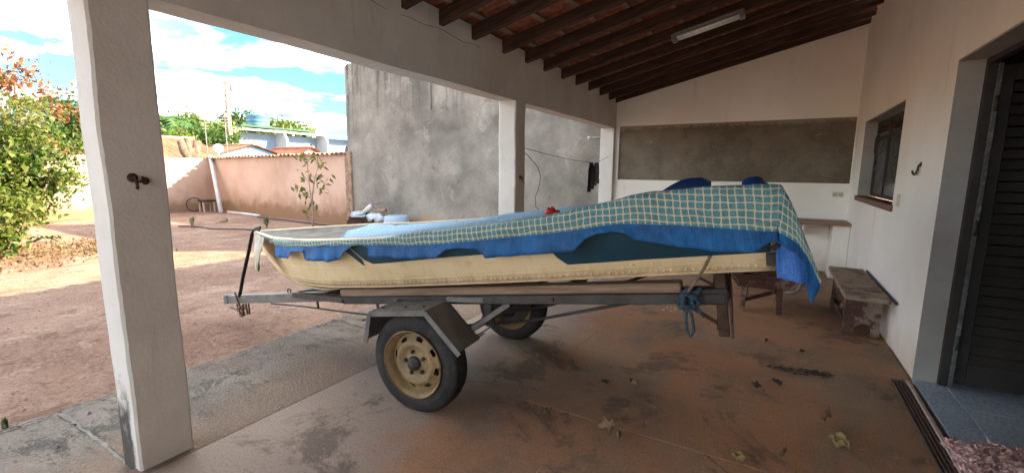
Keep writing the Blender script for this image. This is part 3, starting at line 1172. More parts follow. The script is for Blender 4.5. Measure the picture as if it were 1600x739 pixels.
# threshold tiles
tf = MB().box((1.0, D0, -.02), (2.4, 4.9, .010)).build('floor', 'grout', None, (0, 0, 0))
structure(tf)
xs_ = [.992, 1.172, 1.672, 2.172]
ys_ = [2.262, 2.762, 3.262, 3.762, 4.262, 4.762]
for i in range(3):
    for j in range(5):
        y0, y1 = ys_[j] + .003, ys_[j + 1] - .003
        if xs_[i] < 1.1 and y1 > D1 - .014:
            y1 = D1 - .014
        if y1 - y0 < .02:
            continue
        if y1 > 4.2 and i == 0:
            continue
        MB().box((xs_[i] + .003, y0, -.012), (xs_[i + 1] - .003, y1, .021 + jit(.0012)), .002).build('tile', 'floor_tile', tf, (0, 0, 0))


# ------------------------------------------------------------------ boundary walls
def coping_tile_mesh():
    b = MB()
    n = 7
    v, f = [], []
    for (y, r_) in ((-.24, .085), (.24, .10)):
        for k in range(n):
            a = math.pi * k / (n - 1)
            v.append((r_ * math.cos(a), y, r_ * .62 * math.sin(a)))
        for k in range(n):
            a = math.pi * k / (n - 1)
            v.append(((r_ - .014) * math.cos(a), y, (r_ * .62 - .014) * math.sin(a)))
    for k in range(n - 1):
        f += [(k, k + 1, 2 * n + k + 1, 2 * n + k), (n + k + 1, n + k, 3 * n + k, 3 * n + k + 1), (k + 1, k, n + k, n + k + 1), (2 * n + k, 2 * n + k + 1, 3 * n + k + 1, 3 * n + k)]
    b.add(v, f)
    return b.mesh('coping_tile')


cme = coping_tile_mesh()
cme.materials.append(MAT['clay_coping'])


def yard_wall(name, a, b, h0, h1, th, mat, label, cap=False, n=40, pier=None):
    """wall from a to b (plan points); th is thickness to its outer side"""
    a, b = Vector((*a, 0)), Vector((*b, 0))
    d = (b - a).normalized()
    o_ = Vector((-d.y, d.x, 0)) * th
    v, f = [], []
    for k in range(n + 1):
        p = a.lerp(b, k / n)
        h = h0 + (h1 - h0) * k / n + .014 * nz(p.x * 1.3, p.y * 1.3, 4)
        e = .006 * nz(p.x * .8, p.y * .8, 1)
        q = p + o_
        v += [(p.x + e, p.y + e, -.3), (p.x + e, p.y + e, h), (q.x, q.y, h), (q.x, q.y, -.3)]
    for k in range(n):
        for q in range(4):
            f.append((k * 4 + q, k * 4 + (q + 1) % 4, k * 4 + 4 + (q + 1) % 4, k * 4 + 4 + q))
    f += [(3, 2, 1, 0), tuple(n * 4 + q for q in range(4))]
    base = (a + b) / 2
    e = empty(name, (base.x, base.y, 0))
    MB().add(v, f).build('wall_body', mat, e, (base.x, base.y, 0))
    if cap:
        L = (b - a).length
        m = int(L / .21)
        for k in range(m):
            p = a.lerp(b, (k + .5) / m) + o_ * .5
            h = h0 + (h1 - h0) * (k + .5) / m
            o = link('coping_tile', cme, None, e)
            o.location = (p.x - base.x, p.y - base.y, h - .012 + jit(.01))
            o.rotation_euler = (jit(.07), jit(.05), math.atan2(d.y, d.x) + jit(.05))
    tag(e, label, 'wall')
    return e, base


WX = -18.1
pw, pb = yard_wall('boundary_wall', (WX, 8.9), (-10.02, 8.42), 1.84, 1.92, .16, 'salmon_paint',
                   'shaded salmon painted yard wall with clay coping tiles behind the sapling', True)
pr = MB()
pr.box((-10.14, 8.36, -.3), (-9.90, 8.58, 1.96), .012)
pr.build('pier', 'clay_coping', pw, pb)
fl = MB()
fl.add([(WX, 8.9 - .03, 1.80), (-10.15, 8.42 - .03, 1.885), (-10.15, 8.42 - .03, 1.925), (WX, 8.9 - .03, 1.84), (WX, 8.93, 1.80), (-10.15, 8.45, 1.885), (-10.15, 8.45, 1.925), (WX, 8.93, 1.84)],
       [(0, 1, 2, 3), (3, 2, 6, 7), (0, 4, 5, 1), (0, 3, 7, 4), (1, 5, 6, 2)])
fl.build('ledge', 'clay_coping', pw, pb)
yard_wall('rear_wall', (WX, -14), (WX, 9.05), 1.82, 1.84, .16, 'salmon_paint', 'half sunlit salmon wall at the back of the yard behind the leaning white pipe', False, 60)

# tall bare wall closing the yard beside the porch
gw = empty('tall_wall', (-6.4, 8.5, 0))
nxx, nzz = 60, 30
v, f = [], []
for i in range(nxx + 1):
    for k in range(nzz + 1):
        x = -10.06 + (7.2) * i / nxx
        z = -.3 + 4.53 * k / nzz
        if k == nzz:
            z += .02 * nz(x * 3, 1) + .015 * nz(x * 9, 5) - (.07 if i == 0 else 0) + .02 * math.sin(i * .09)
        v.append((x, 8.42 + .008 * nz(x * .8, z * .8) + .003 * nz(x * 4, z * 4, 2), z))
m = nzz + 1
for i in range(nxx):
    for k in range(nzz):
        f.append((i * m + k, i * m + m + k, i * m + m + k + 1, i * m + k + 1))
wb = MB().add(v, f)
n0 = len(wb.v)
top = [i * m + nzz for i in range(nxx + 1)]
back = []
for i in range(nxx + 1):
    p = wb.v[top[i]]
    back.append((p[0], 8.62, p[2] - .01))
bb = [(p[0], 8.62, -.3) for p in back]
wb.v += back + bb
for i in range(nxx):
    wb.f.append((top[i], top[i + 1], n0 + i + 1, n0 + i))
    wb.sm.append(False)
    k2 = n0 + nxx + 1
    wb.f.append((n0 + i, n0 + i + 1, k2 + i + 1, k2 + i))
    wb.sm.append(False)
left = [k for k in range(nzz + 1)]
wb.f.append(tuple(left) + (n0, n0 + nxx + 1))
wb.sm.append(False)
wb.build('wall_body', 'bare_render', gw, (-6.4, 8.5, 0))
tag(gw, 'tall streaked grey cement wall rising behind the boat and columns', 'wall')
MB().tube([(-7.1, 8.405, 4.2), (-7.105, 8.405, 3.6), (-7.09, 8.4, 3.1), (-7.1, 8.405, 2.9)], .008, 5).build('stain_wire', 'wire_dark', gw, (-6.4, 8.5, 0))

# ------------------------------------------------------------------ boat, trailer (local axes: x to the stern, y away from the camera, z up)
TR_LOC = Vector((-1.82, 2.70, .32))
TR_ROT = (Matrix.Rotation(R(4.5), 4, 'Z') @ Matrix.Rotation(R(-8.2), 4, 'Y')).to_euler()
G_TAB = [(-2.44, .004), (-2.36, .045), (-2.2, .13), (-1.9, .29), (-1.53, .49), (-1.2, .575), (-1.0, .605), (-.5, .645), (0, .66), (1.0, .66), (1.93, .625), (2.2, .61)]
WG_TAB = [(-2.44, .915), (-2.1, .895), (-1.5, .855), (-1.0, .815), (-.3, .785), (.5, .785), (1.3, .79), (1.95, .80)]
WK_TAB = [(-2.44, .90), (-2.38, .76), (-2.30, .655), (-2.20, .55), (-2.09, .455), (-1.96, .40), (-1.84, .365), (-1.64, .335), (-1.3, .335), (0, .375), (1.95, .40)]
WC_TAB = [(-2.44, .905), (-2.38, .80), (-2.30, .72), (-2.20, .65), (-2.09, .58), (-1.84, .50), (-1.5, .46), (-1.0, .445), (-.5, .445), (1.95, .475)]
C_TAB = [(-2.44, .002), (-2.3, .03), (-2.09, .085), (-1.84, .18), (-1.5, .335), (-1.2, .43), (-.9, .48), (-.4, .515), (.5, .53), (1.93, .50)]


def smooth_interp(u, tab):
    return (interp(u - .05, tab) + interp(u, tab) * 2 + interp(u + .05, tab)) / 4


def hull_pt(u, s):
    """s: 0 keel, 1 chine, 2 gunwale (near side has negative y)"""
    g, c = smooth_interp(u, G_TAB), smooth_interp(u, C_TAB)
    wg, wc, wk = smooth_interp(u, WG_TAB), smooth_interp(u, WC_TAB), smooth_interp(u, WK_TAB)
    wc = max(wc, wk + .004)
    if s <= 1:
        y, z = c * s, wk + (wc - wk) * (s ** 1.25)
    else:
        q = s - 1
        y = c + (g - c) * (q ** .8)
        z = wc + (wg - wc) * q
    return y, z


boat = empty('boat', TR_LOC)
boat.rotation_euler = TR_ROT
tag(boat, 'cream and teal riveted aluminium boat resting on the trailer under a checked tarpaulin', 'boat')
US = np.concatenate([np.linspace(-2.44, -1.5, 34), np.linspace(-1.47, 1.92, 70)])
SS = [0, .35, .7, .93, 1.0, 1.04, 1.2, 1.4, 1.6, 1.8, 1.94, 2.0]
v, f = [], []
ring = len(SS) * 2 - 1
for u in US:
    row = []
    for s_ in SS[::-1]:
        y, z = hull_pt(u, s_)
        row.append((u, -y, z))
    for s_ in SS[1:]:
        y, z = hull_pt(u, s_)
        row.append((u, y, z))
    v += row
for i in range(len(US) - 1):
    for k in range(ring - 1):
        f.append((i * ring + k, i * ring + k + 1, i * ring + ring + k + 1, i * ring + ring + k))
hb = MB().add(v, f, True)
last = [(len(US) - 1) * ring + k for k in range(ring)]
hb.f.append(tuple(last))
hb.sm.append(False)
hull = hb.build('hull', 'hull_cream', boat)
sol = hull.modifiers.new('thickness', 'SOLIDIFY')
sol.thickness = .006
sol.offset = -1


def hull_strip(name, pts, mat, off=.0025, n=24):
    """painted band on the near side between two s-curves; pts: (u, s_low, s_high)"""
    v, f = [], []
    ua = np.linspace(pts[0][0], pts[-1][0], n)
    m_ = 6
    for u in ua:
        a = np.interp(u, [p[0] for p in pts], [p[1] for p in pts])
        b = np.interp(u, [p[0] for p in pts], [p[2] for p in pts])
        for k in range(m_ + 1):
            s_ = a + (b - a) * k / m_
            y, z = hull_pt(u, s_)
            v.append((u, -y - off, z))
    for i in range(n - 1):
        for k in range(m_):
            f.append((i * (m_ + 1) + k, i * (m_ + 1) + m_ + 1 + k, i * (m_ + 1) + m_ + 2 + k, i * (m_ + 1) + k + 1))
    return MB().add(v, f, True).build(name, mat, hull)


hull_strip('painted_panel', [(-.60, 1.93, 1.97), (-.45, 1.50, 1.98), (.19, 1.55, 1.98), (.49, 1.56, 1.98), (.62, 1.60, 1.98), (.8, 1.9, 1.98)], 'hull_teal')
hull_strip('painted_panel', [(.80, 1.85, 1.97), (.885, 1.46, 1.98), (.92, 1.27, 1.98), (1.33, 1.28, 1.98), (1.90, 1.27, 1.98)], 'hull_teal')
hull_strip('pinstripe', [(-.66, 1.86, 1.95), (-.62, 1.74, 1.95), (-.60, 1.70, 1.90), (-.52, 1.50, 1.66), (-.50, 1.46, 1.60)], 'hull_teal')


def along_side(name, s_, u0, u1, r_, mat, n=50, off=.002, both=False):
    b = MB()
    b.tube([(u, -hull_pt(u, s_)[0] - off, hull_pt(u, s_)[1]) for u in np.linspace(u0, u1, n)], r_, 6)
    if both:
        b.tube([(u, hull_pt(u, s_)[0] + off, hull_pt(u, s_)[1]) for u in np.linspace(u0, u1, n)], r_, 6)
    return b.build(name, mat, hull)


along_side('strake', 1.16, -2.05, 1.90, .0035, 'hull_cream', both=True)
along_side('strake', 1.42, -2.15, -.5, .0035, 'hull_cream', both=True)
along_side('chine_rail', 1.0, -2.1, 1.915, .007, 'hull_cream', both=True)
along_side('gunwale', 2.0, -2.42, 1.92, .016, 'hull_cream', 60, .004, True)
rv = MB()
for u in np.arange(-1.9, 1.9, .034):
    y, z = hull_pt(u, 1.07)
    rv.dome((u, -y - .0005, z), (0, -1, -.15), .009, .007)
for u in (1.28, 1.38, .4, -.2, -.8, 1.62):
    y, z = hull_pt(u, 1.2)
    rv.dome((u, -y - .0005, z), (0, -1, -.1), .010, .006)
tag(rv.build('rivets', 'hull_cream', hull), None, kind='stuff')
kl = MB().tube([(u, 0, smooth_interp(u, WK_TAB) - .008) for u in np.linspace(-2.42, 1.9, 60)], .014, 6)
kl.build('keel', 'hull_cream', hull)
br = MB()
br.tube([(1.90, -.605, .585), (1.925, -.60, .60), (1.93, -.56, .62)], .012, 6)
br.box((1.88, -.56, .50), (1.935, -.50, .56), .004)
br.build('corner_bracket', 'dark_steel', hull)
for u in (-.9, .3, 1.3):
    MB().box((u, -.5, .70), (u + .22, .5, .735), .006).build('thwart', 'hull_inside', boat)

# the bow canvas sunk inside the gunwales
cvs = empty('canvas_cover', TR_LOC)
cvs.rotation_euler = TR_ROT
tag(cvs, 'grey brown canvas sagging over the open bow of the boat', 'canvas')
v, f = [], []
nu, nv = 60, 30
for i in range(nu + 1):
    u = -2.42 + 2.3 * i / nu
    g = smooth_interp(u, G_TAB) + .006
    wg = smooth_interp(u, WG_TAB)
    for k in range(nv + 1):
        t_ = -1 + 2 * k / nv
        y = t_ * g
        sag = (1 - abs(t_) ** 3) * .055 * min(1, g / .3)
        z = wg + .012 - sag + .014 * nz(u * 6, y * 5) * (1 - abs(t_)) + .010 * nz(u * 17, y * 11, 3) * (1 - t_ * t_)
        v.append((u, y, z))
m = nv + 1
for i in range(nu):
    for k in range(nv):
        f.append((i * m + k, i * m + m + k, i * m + m + k + 1, i * m + k + 1))
# lap over the gunwale
for side in (-1, 1):
    base = len(v)
    for i in range(nu + 1):
        p = v[i * m + (0 if side < 0 else nv)]
        v.append((p[0], p[1] + side * .016, p[2] - .012))
        v.append((p[0], p[1] + side * .020, p[2] - .045 - .012 * nz(p[0] * 6, side)))
    for i in range(nu):
        e0, e1 = i * m + (0 if side < 0 else nv), (i + 1) * m + (0 if side < 0 else nv)
        a = base + 2 * i
        q1, q2 = (e0, e1, a + 2, a), (a, a + 2, a + 3, a + 1)
        f += [q1, q2]
MB().add(v, f, True).build('cover', 'canvas', cvs)
tp = MB()
nn = 10
Lq = [(-2.41, -.02, .925), (-2.36, -.06, .84), (-2.23, -.17, .74), (-2.05, -.30, .60), (-2.0, -.32, .575)]
Rq = [(-1.56, -.515, .868), (-1.60, -.512, .82), (-1.68, -.49, .745), (-1.85, -.40, .655), (-1.99, -.325, .58)]
v, f = [], []
for i in range(17):
    t_ = i / 16 * 4
    a0 = int(min(3, math.floor(t_)))
    q = t_ - a0
    a = Vector(Lq[a0]).lerp(Vector(Lq[a0 + 1]), q)
    b = Vector(Rq[a0]).lerp(Vector(Rq[a0 + 1]), q)
    for k in range(nn + 1):
        p = a.lerp(b, k / nn)
        p.y -= .022 + .016 * nz(k * .9, i * .12) + .01 * math.sin(k * 1.9)
        v.append(p)
for i in range(16):
    for k in range(nn):
        f.append((i * (nn + 1) + k, i * (nn + 1) + nn + 1 + k, i * (nn + 1) + nn + 2 + k, i * (nn + 1) + k + 1))
tp.add(v, f, True)
tp.build('hanging_corner', 'pale_canvas', cvs)

# ---- tarpaulin
BOT = [(-1.451, 0.713), (-1.32, 0.704), (-1.211, 0.696), (-1.172, 0.748), (-1.004, 0.742), (-0.99, 0.681), (-0.729, 0.662), (-0.629, 0.675), (-0.556, 0.725), (-0.506, 0.757), (-0.427, 0.761), (-0.354, 0.744), (-0.348, 0.689), (-0.342, 0.682), (-0.139, 0.665), (0.014, 0.651), (0.18, 0.647), (0.209, 0.662), (0.259, 0.694), (0.348, 0.696), (0.454, 0.686), (0.492, 0.662), (0.516, 0.63), (0.669, 0.633), (0.929, 0.637), (1.033, 0.641), (1.045, 0.651), (1.09, 0.696), (1.157, 0.72), (1.236, 0.723), (1.296, 0.709), (1.318, 0.682), (1.328, 0.676), (1.522, 0.632), (1.681, 0.598), (1.834, 0.587), (1.873, 0.615), (1.9, 0.63), (1.912, 0.624)]
FOLD = [(-1.425, .856), (-1.132, .826), (-.839, .814), (-.581, .803), (-.229, .794), (-.012, .815), (.271, .813), (.53, .817), (.69, .821), (.914, .835), (1.054, .854), (1.217, .869), (1.311, .887), (1.43, .892), (1.543, .89), (1.652, .892), (1.78, .882), (1.902, .872), (1.952, .861)]
BORD = [(-1.441, .802), (-1.145, .779), (-.848, .774), (-.652, .768), (-.238, .749), (-.027, .733), (.257, .727), (.517, .732), (.678, .735), (.903, .739), (1.042, .745), (1.206, .757), (1.299, .755), (1.53, .728), (1.638, .71), (1.767, .69), (1.877, .672), (1.919, .667)]
STERN = [[(1.952, .861), (1.919, .667), (1.912, .624)], [(1.972, .815), (1.955, .643), (1.95, .596)], [(1.994, .746), (1.993, .61), (1.986, .567)], [(2.02, .646), (2.026, .548), (2.015, .521)], [(2.044, .547), (2.045, .493), (2.014, .417)], [(2.067, .443), (2.066, .427), (2.024, .356)]]


def tarp():
    root = empty('tarpaulin', TR_LOC)
    root.rotation_euler = TR_ROT
    tag(root, 'checked teal and cream tarpaulin with blue border draped over the boat', 'tarpaulin')
    cols = []      # each: list of (x, y, z, tex_u, tex_v)
    us = list(np.arange(-1.445, 1.93, .0105))
    NB, NS, NTp = 5, 6, 26
    seq = []
    for u in us:
        seq.append((u, (u, interp(u, FOLD)), (u, interp(u, BORD)), (u, interp(u, BOT)), 0.))
    # stern corner: continue down the back
    st = STERN
    for q in np.linspace(.02, 4.999, 34):
        k = int(q)
        t_ = q - k
        fo, bo, bt = [tuple(np.array(st[k][j]) * (1 - t_) + np.array(st[k + 1][j]) * t_) for j in range(3)]
        seq.append((1.952 + .1 * q, fo, bo, bt, q / 5))
    tex_u = 0
    prev = None
    for (u, fo, bo, bt, q) in seq:
        if prev is not None:
            tex_u += math.hypot(fo[0] - prev[0], fo[1] - prev[1])
        prev = fo
        g = smooth_interp(min(u, 1.95), G_TAB) + .02
        if q > 0:
            g = .645 - .01 * q
        bulge = .012 * nz(u * 2.2, 5) + .006 * nz(u * 7, 1)
        row = []
        # near bottom -> border
        flare = .022 + .016 * nz(u * 4.3, 2) + .012 * nz(u * 13, 6) + .006 * nz(u * 29, 3)
        hang = abs(bo[1] - bt[1])
        for k in range(NB):
            t_ = k / NB
            p = np.array(bt) * (1 - t_) + np.array(bo) * t_
            rip = (1 - t_) * (flare + .008 * math.sin(u * 31 + nz(u * 3) * 5))
            row.append((p[0], -g - .004 - rip * min(1, hang / .05 + .2), p[1], -hang * (1 - t_) - .0001))
        # border -> fold (checked side)
        hs = abs(fo[1] - bo[1])
        for k in range(NS):
            t_ = k / NS
            p = np.array(bo) * (1 - t_) + np.array(fo) * t_
            rr = .008 * math.sin(t_ * math.pi) + .009 * nz(u * 8 + t_ * 2, t_ * 3, 4) + .010 * t_ * nz(u * 4.5, 7) + .005 * nz(u * 21 + t_ * 5, t_ * 2, 9)
            row.append((p[0], -g - .004 - rr + bulge * t_, p[1], hs * t_))
        # over the top
        y0 = -g + bulge
        arc = hs
        lastp = None
        hump = .0
        for k in range(NTp + 1):
            t_ = k / NTp
            y = y0 + (2 * g) * t_
            e = 4 * t_ * (1 - t_)
            if q == 0:
                crown = interp(u, [(-1.45, .0), (.9, .0), (1.2, -.012), (1.6, -.016), (1.9, -.012)])
                sag = interp(u, [(-1.45, -.03), (-.9, -.025), (0, -.012), (.5, -.015), (.9, -.012), (1.2, 0), (1.9, 0)])
                z = fo[1] + (crown + sag) * e
                z += (.010 * nz(u * 5, y * 4) + .008 * nz(u * 2.2 + y * 4, y * 9, 8) + .004 * nz(u * 16, y * 13, 2)) * min(1, e * 3)
                z -= .035 * t_ * interp(u, [(.6, 0), (1.2, 1)])
                z -= .012 * math.exp(-((u - .80) / .1) ** 2) * e
                uu = fo[0]
            else:
                z = fo[1] - .012 * e * (1 - q) - .035 * t_ * (1 - q) + .006 * nz(y * 6, q * 4)
                uu = fo[0] - .05 * e * q + .02 * nz(y * 5, q * 2) * q
            # soften the fold
            if k == 0:
                z -= .006
            p = (uu, y, z)
            if lastp is not None:
                arc += math.dist(p, lastp)
            lastp = p
            row.append((p[0], p[1], p[2], arc))
        # far side drop
        for k in range(1, 5):
            t_ = k / 4
            d_ = .18 * t_ * (1 - .5 * q)
            row.append((fo[0], g + .02 * t_ + .01 * nz(u * 6, 3), fo[1] - d_, arc + d_ if t_ < .6 else -.05))
        cols.append((u, q, tex_u, row))
    v, uv, f = [], [], []
    m = len(cols[0][3])
    for (u, q, tu, row) in cols:
        for (x, y, z, tv) in row:
            v.append((x, y, z))
            uv.append((tu, tv))
    for i in range(len(cols) - 1):
        for k in range(m - 1):
            a = (i * m + k, i * m + m + k, i * m + m + k + 1, i * m + k + 1)
            c = np.mean([v[j] for j in a], axis=0)
            kk = k - NB - NS
            if kk >= 2 and cols[i][1] == 0:
                # the forward edge is cut on the skew; the bow stays open to the canvas
                lim = -.80 - .90 * (c[1] + .5)
                lim += .03 * nz(c[1] * 6, 3)
                if c[0] < lim:
                    continue
            f.append(a)
    b = MB().add(v, f, True)
    me = b.mesh('sheet')
    lay = me.uv_layers.new(name='UVMap')
    vi = np.empty(len(me.loops), dtype=np.int32)
    me.loops.foreach_get('vertex_index', vi)
    lay.data.foreach_set('uv', np.array(uv, dtype=np.float32)[vi].ravel())
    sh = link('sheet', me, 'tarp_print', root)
    s2 = sh.modifiers.new('thickness', 'SOLIDIFY')
    s2.thickness = .003
    s2.offset = 0


tarp()

# bright blue cloth showing under the tarpaulin at the stern corner
v, f, uv = [], [], []
for i in range(13):
    for k in range(15):
        t_, s_ = i / 12, k / 14
        a = Vector((1.915, -.60, .645)).lerp(Vector((1.912, -.60, .455)), s_)
        b = Vector((2.035, -.60, .555)).lerp(Vector((2.022, -.60, .425)), s_)
        p = a.lerp(b, t_)
        p.y += .012 * nz(t_ * 3, s_ * 2) + .008 * math.sin(t_ * 7)
        v.append(p)
        uv.append((t_ * 1.0, s_ * 1.4))
for i in range(12):
    for k in range(14):
        f.append((i * 15 + k, i * 15 + 15 + k, i * 15 + 16 + k, i * 15 + k + 1))
cme2 = MB().add(v, f, True).mesh('hanging_cloth')
ly = cme2.uv_layers.new(name='UVMap')
for i_, lp in enumerate(cme2.loops):
    ly.data[i_].uv = uv[lp.vertex_index]
hc = link('hanging_cloth', cme2, 'woven_blue')
hc.location = TR_LOC
hc.rotation_euler = TR_ROT
hc.modifiers.new('thickness', 'SOLIDIFY').thickness = .006
tag(hc, 'bright blue woven cloth hanging below the tarpaulin at the stern', 'cloth')


def local_thing(name, label, cat):
    e = empty(name, TR_LOC)
    e.rotation_euler = TR_ROT
    return tag(e, label, cat)


def local_mesh(b, name, mat, label, cat):
    o = link(name, b.mesh(name), mat)
    o.location = TR_LOC
    o.rotation_euler = TR_ROT
    return tag(o, label, cat)


# things lying on the tarpaulin
b = MB()
v, f = [], []
for i in range(13):
    for k in range(9):
        t_, s_ = i / 12, k / 8
        y = .02 + .36 * s_
        prof = math.sin(min(1, t_ * 1.25) * math.pi * .62) if t_ < .86 else .62 - (t_ - .86) * 1.2
        z = .862 + .072 * max(0, prof) * (1 - .3 * s_ * s_)
        v.append((1.36 + .30 * t_ + .02 * s_, y, z))
for i in range(12):
    for k in range(8):
        f.append((i * 9 + k, i * 9 + 9 + k, i * 9 + 10 + k, i * 9 + k + 1))
base = len(v)
for i in range(13):
    v.append((1.36 + .30 * i / 12, .02, .845))
for i in range(12):
    f.append((base + i, base + i + 1, (i + 1) * 9, i * 9))
b.add(v, f, True)
local_mesh(b, 'plastic_hood', 'blue_plastic', 'dark blue plastic hood lying on top of the tarpaulin', 'hood')
b = MB().lathe([(.001, .06), (.03, .058), (.055, .045), (.062, .02), (.075, .015), (.078, 0), (.001, 0)], (1.88, .18, .838), (0, 0, 1), 20)
local_mesh(b, 'plastic_dome', 'blue_plastic', 'small dark blue dome on the tarpaulin above the stern', 'domed_cap')  # plain blue plastic dome of no certain use
b = MB()
v, f = [], []
for i in range(10):
    for k in range(14):
        a = 2 * math.pi * k / 14
        ph = i / 9 * math.pi / 2
        r_ = math.cos(ph)
        wob = 1 + .15 * math.sin(a * 3 + 1) + .1 * math.sin(a * 5)
        v.append((.70 + .05 * r_ * math.cos(a) * wob, -.10 + .05 * r_ * math.sin(a) * wob, .815 + (.024 + .014 * math.sin(a * 2 + ph * 5)) * math.sin(ph) * wob))
for i in range(9):
    for k in range(14):
        f.append((i * 14 + k, i * 14 + (k + 1) % 14, i * 14 + 14 + (k + 1) % 14, i * 14 + 14 + k))
b.add(v, f, True)
local_mesh(b, 'red_rag', 'red_cloth', 'small crumpled red cloth on the tarpaulin before the middle column', 'cloth')

# ---- trailer
tr = local_thing('boat_trailer', 'two wheeled steel boat trailer tilted with its tongue near the ground', 'trailer')
b = MB()
b.bar((-3.03, 0, .25), (-.80, 0, .27), .07, .085, bev=.005)
b.build('tongue', 'galvanised', tr)
MB().box((-3.09, -.045, .205), (-3.025, .045, .30), .008).build('coupler', 'galvanised', tr)
b = MB()
b.bar((-.86, -.47, .345), (1.70, -.47, .335), .05, .055, bev=.004)
b.build('side_rail', 'dark_steel', tr)
b = MB()
b.bar((-.86, .47, .345), (1.70, .47, .335), .05, .055, bev=.004)
b.build('side_rail', 'dark_steel', tr)
for s_ in (-1, 1):
    MB().bar((-2.0, s_ * .03, .29), (-.86, s_ * .47, .345), .04, .045).build('front_brace', 'dark_steel', tr)
for u in (-.86, -.1, .8, 1.66):
    MB().box((u - .025, -.445, .312), (u + .025, .445, .36), .004).build('crossbar', 'dark_steel', tr)
for s_ in (-1, 1):
    b = MB()
    b.bar((-.87, s_ * .45, .401), (1.50, s_ * .45, .394), .10, .05, bev=.006)
    b.build('bunk_board', 'bunk_wood', tr)
# keel support near the front
b = MB()
b.box((-1.50, -.16, .285), (-1.18, .16, .318), .006)
b.bar((-1.46, -.12, .31), (-1.22, .10, .335), .05, .03)
b.build('keel_block', 'dark_steel', tr)
# ring bolt and underslung rod
b = MB()
b.tube([(-2.10 + .022 * math.cos(a), 0, .318 + .022 * math.sin(a)) for a in np.linspace(-1.2, 4.4, 16)], .006, 6)
b.build('ring_bolt', 'rusty_steel', tr)
b = MB()
b.tube([(-2.35, -.03, .205), (-1.9, -.03, .175), (-1.3, -.05, .125), (-.6, -.10, .09), (-.05, -.15, .075)], .008, 6)
for u, z in ((-1.70, .155), (-.98, .11)):
    b.tube([(u, -.03, z), (u, -.03, .22)], .010, 6)
b.build('brake_rod', 'dark_steel', tr)
# chain and stakes under the coupler
b = MB()
for i in range(9):
    t_ = i / 8
    p = Vector((-2.86 + .10 * t_, -.05, .19 - .10 * math.sin(t_ * math.pi)))
    b.tube([(p.x + .018 * math.cos(a) * (1 if i % 2 else .5), p.y + .012 * math.sin(a) * (1 if i % 2 else 0), p.z + .018 * math.sin(a)) for a in np.linspace(0, 6.28, 9)], .005, 5)
b.tube([(-2.86, -.052, .33), (-2.83, -.055, .24), (-2.80, -.055, .16), (-2.76, -.05, .09)], .009, 6)
b.tube([(-2.72, -.05, .21), (-2.715, -.05, .10)], .010, 6)
b.tube([(-2.77, -.05, .20), (-2.775, -.055, .085)], .012, 6)
b.tube([(-2.68, -.045, .21), (-2.69, -.045, .10)], .008, 6)
b.tube([(-3.0, -.04, .17), (-2.9, -.05, .15), (-2.8, -.06, .16)], .006, 6)
b.build('safety_chain', 'rusty_steel', tr)
# axle, springs, struts
WY = (-.665, .70)
b = MB()
b.tube([(-.075, WY[0], 0), (-.075, WY[1], 0)], .028, 10)
b.build('axle', 'dark_steel', tr)
for s_ in (-1, 1):
    b = MB()
    for k in range(4):
        L_ = .34 - k * .07
        pts = [(t_ * L_, s_ * .44, .045 + k * -.014 + .11 * (t_ * t_) * (L_ / .34) ** 2) for t_ in np.linspace(-1, 1, 13)]
        for i in range(12):
            b.bar(pts[i], pts[i + 1], .05, .008)
    b.box((-.05, s_ * .44 - .035, -.04), (.05, s_ * .44 + .035, .06), .006)
    b.build('leaf_spring', 'dark_steel', tr)
    for u in (-.34, .34):
        MB().bar((u, s_ * .44, .16), (u, s_ * .44, .31), .03, .05).build('spring_hanger', 'dark_steel', tr)
for s_ in (-1, 1):
    MB().tube([(1.25, s_ * .40, .30), (.50, s_ * .20, .12), (-.05, s_ * .1, .05)], .011, 6).build('stay_rod', 'dark_steel', tr)
for (p, q) in (((.26, -.53, .17), (.50, -.46, .31)), ((.10, -.53, .36), (.42, -.46, .33)), ((-.33, -.53, .34), (-.30, -.46, .33))):
    MB().bar(p, q, .033, .03).build('fender_stay', 'galvanised', tr)


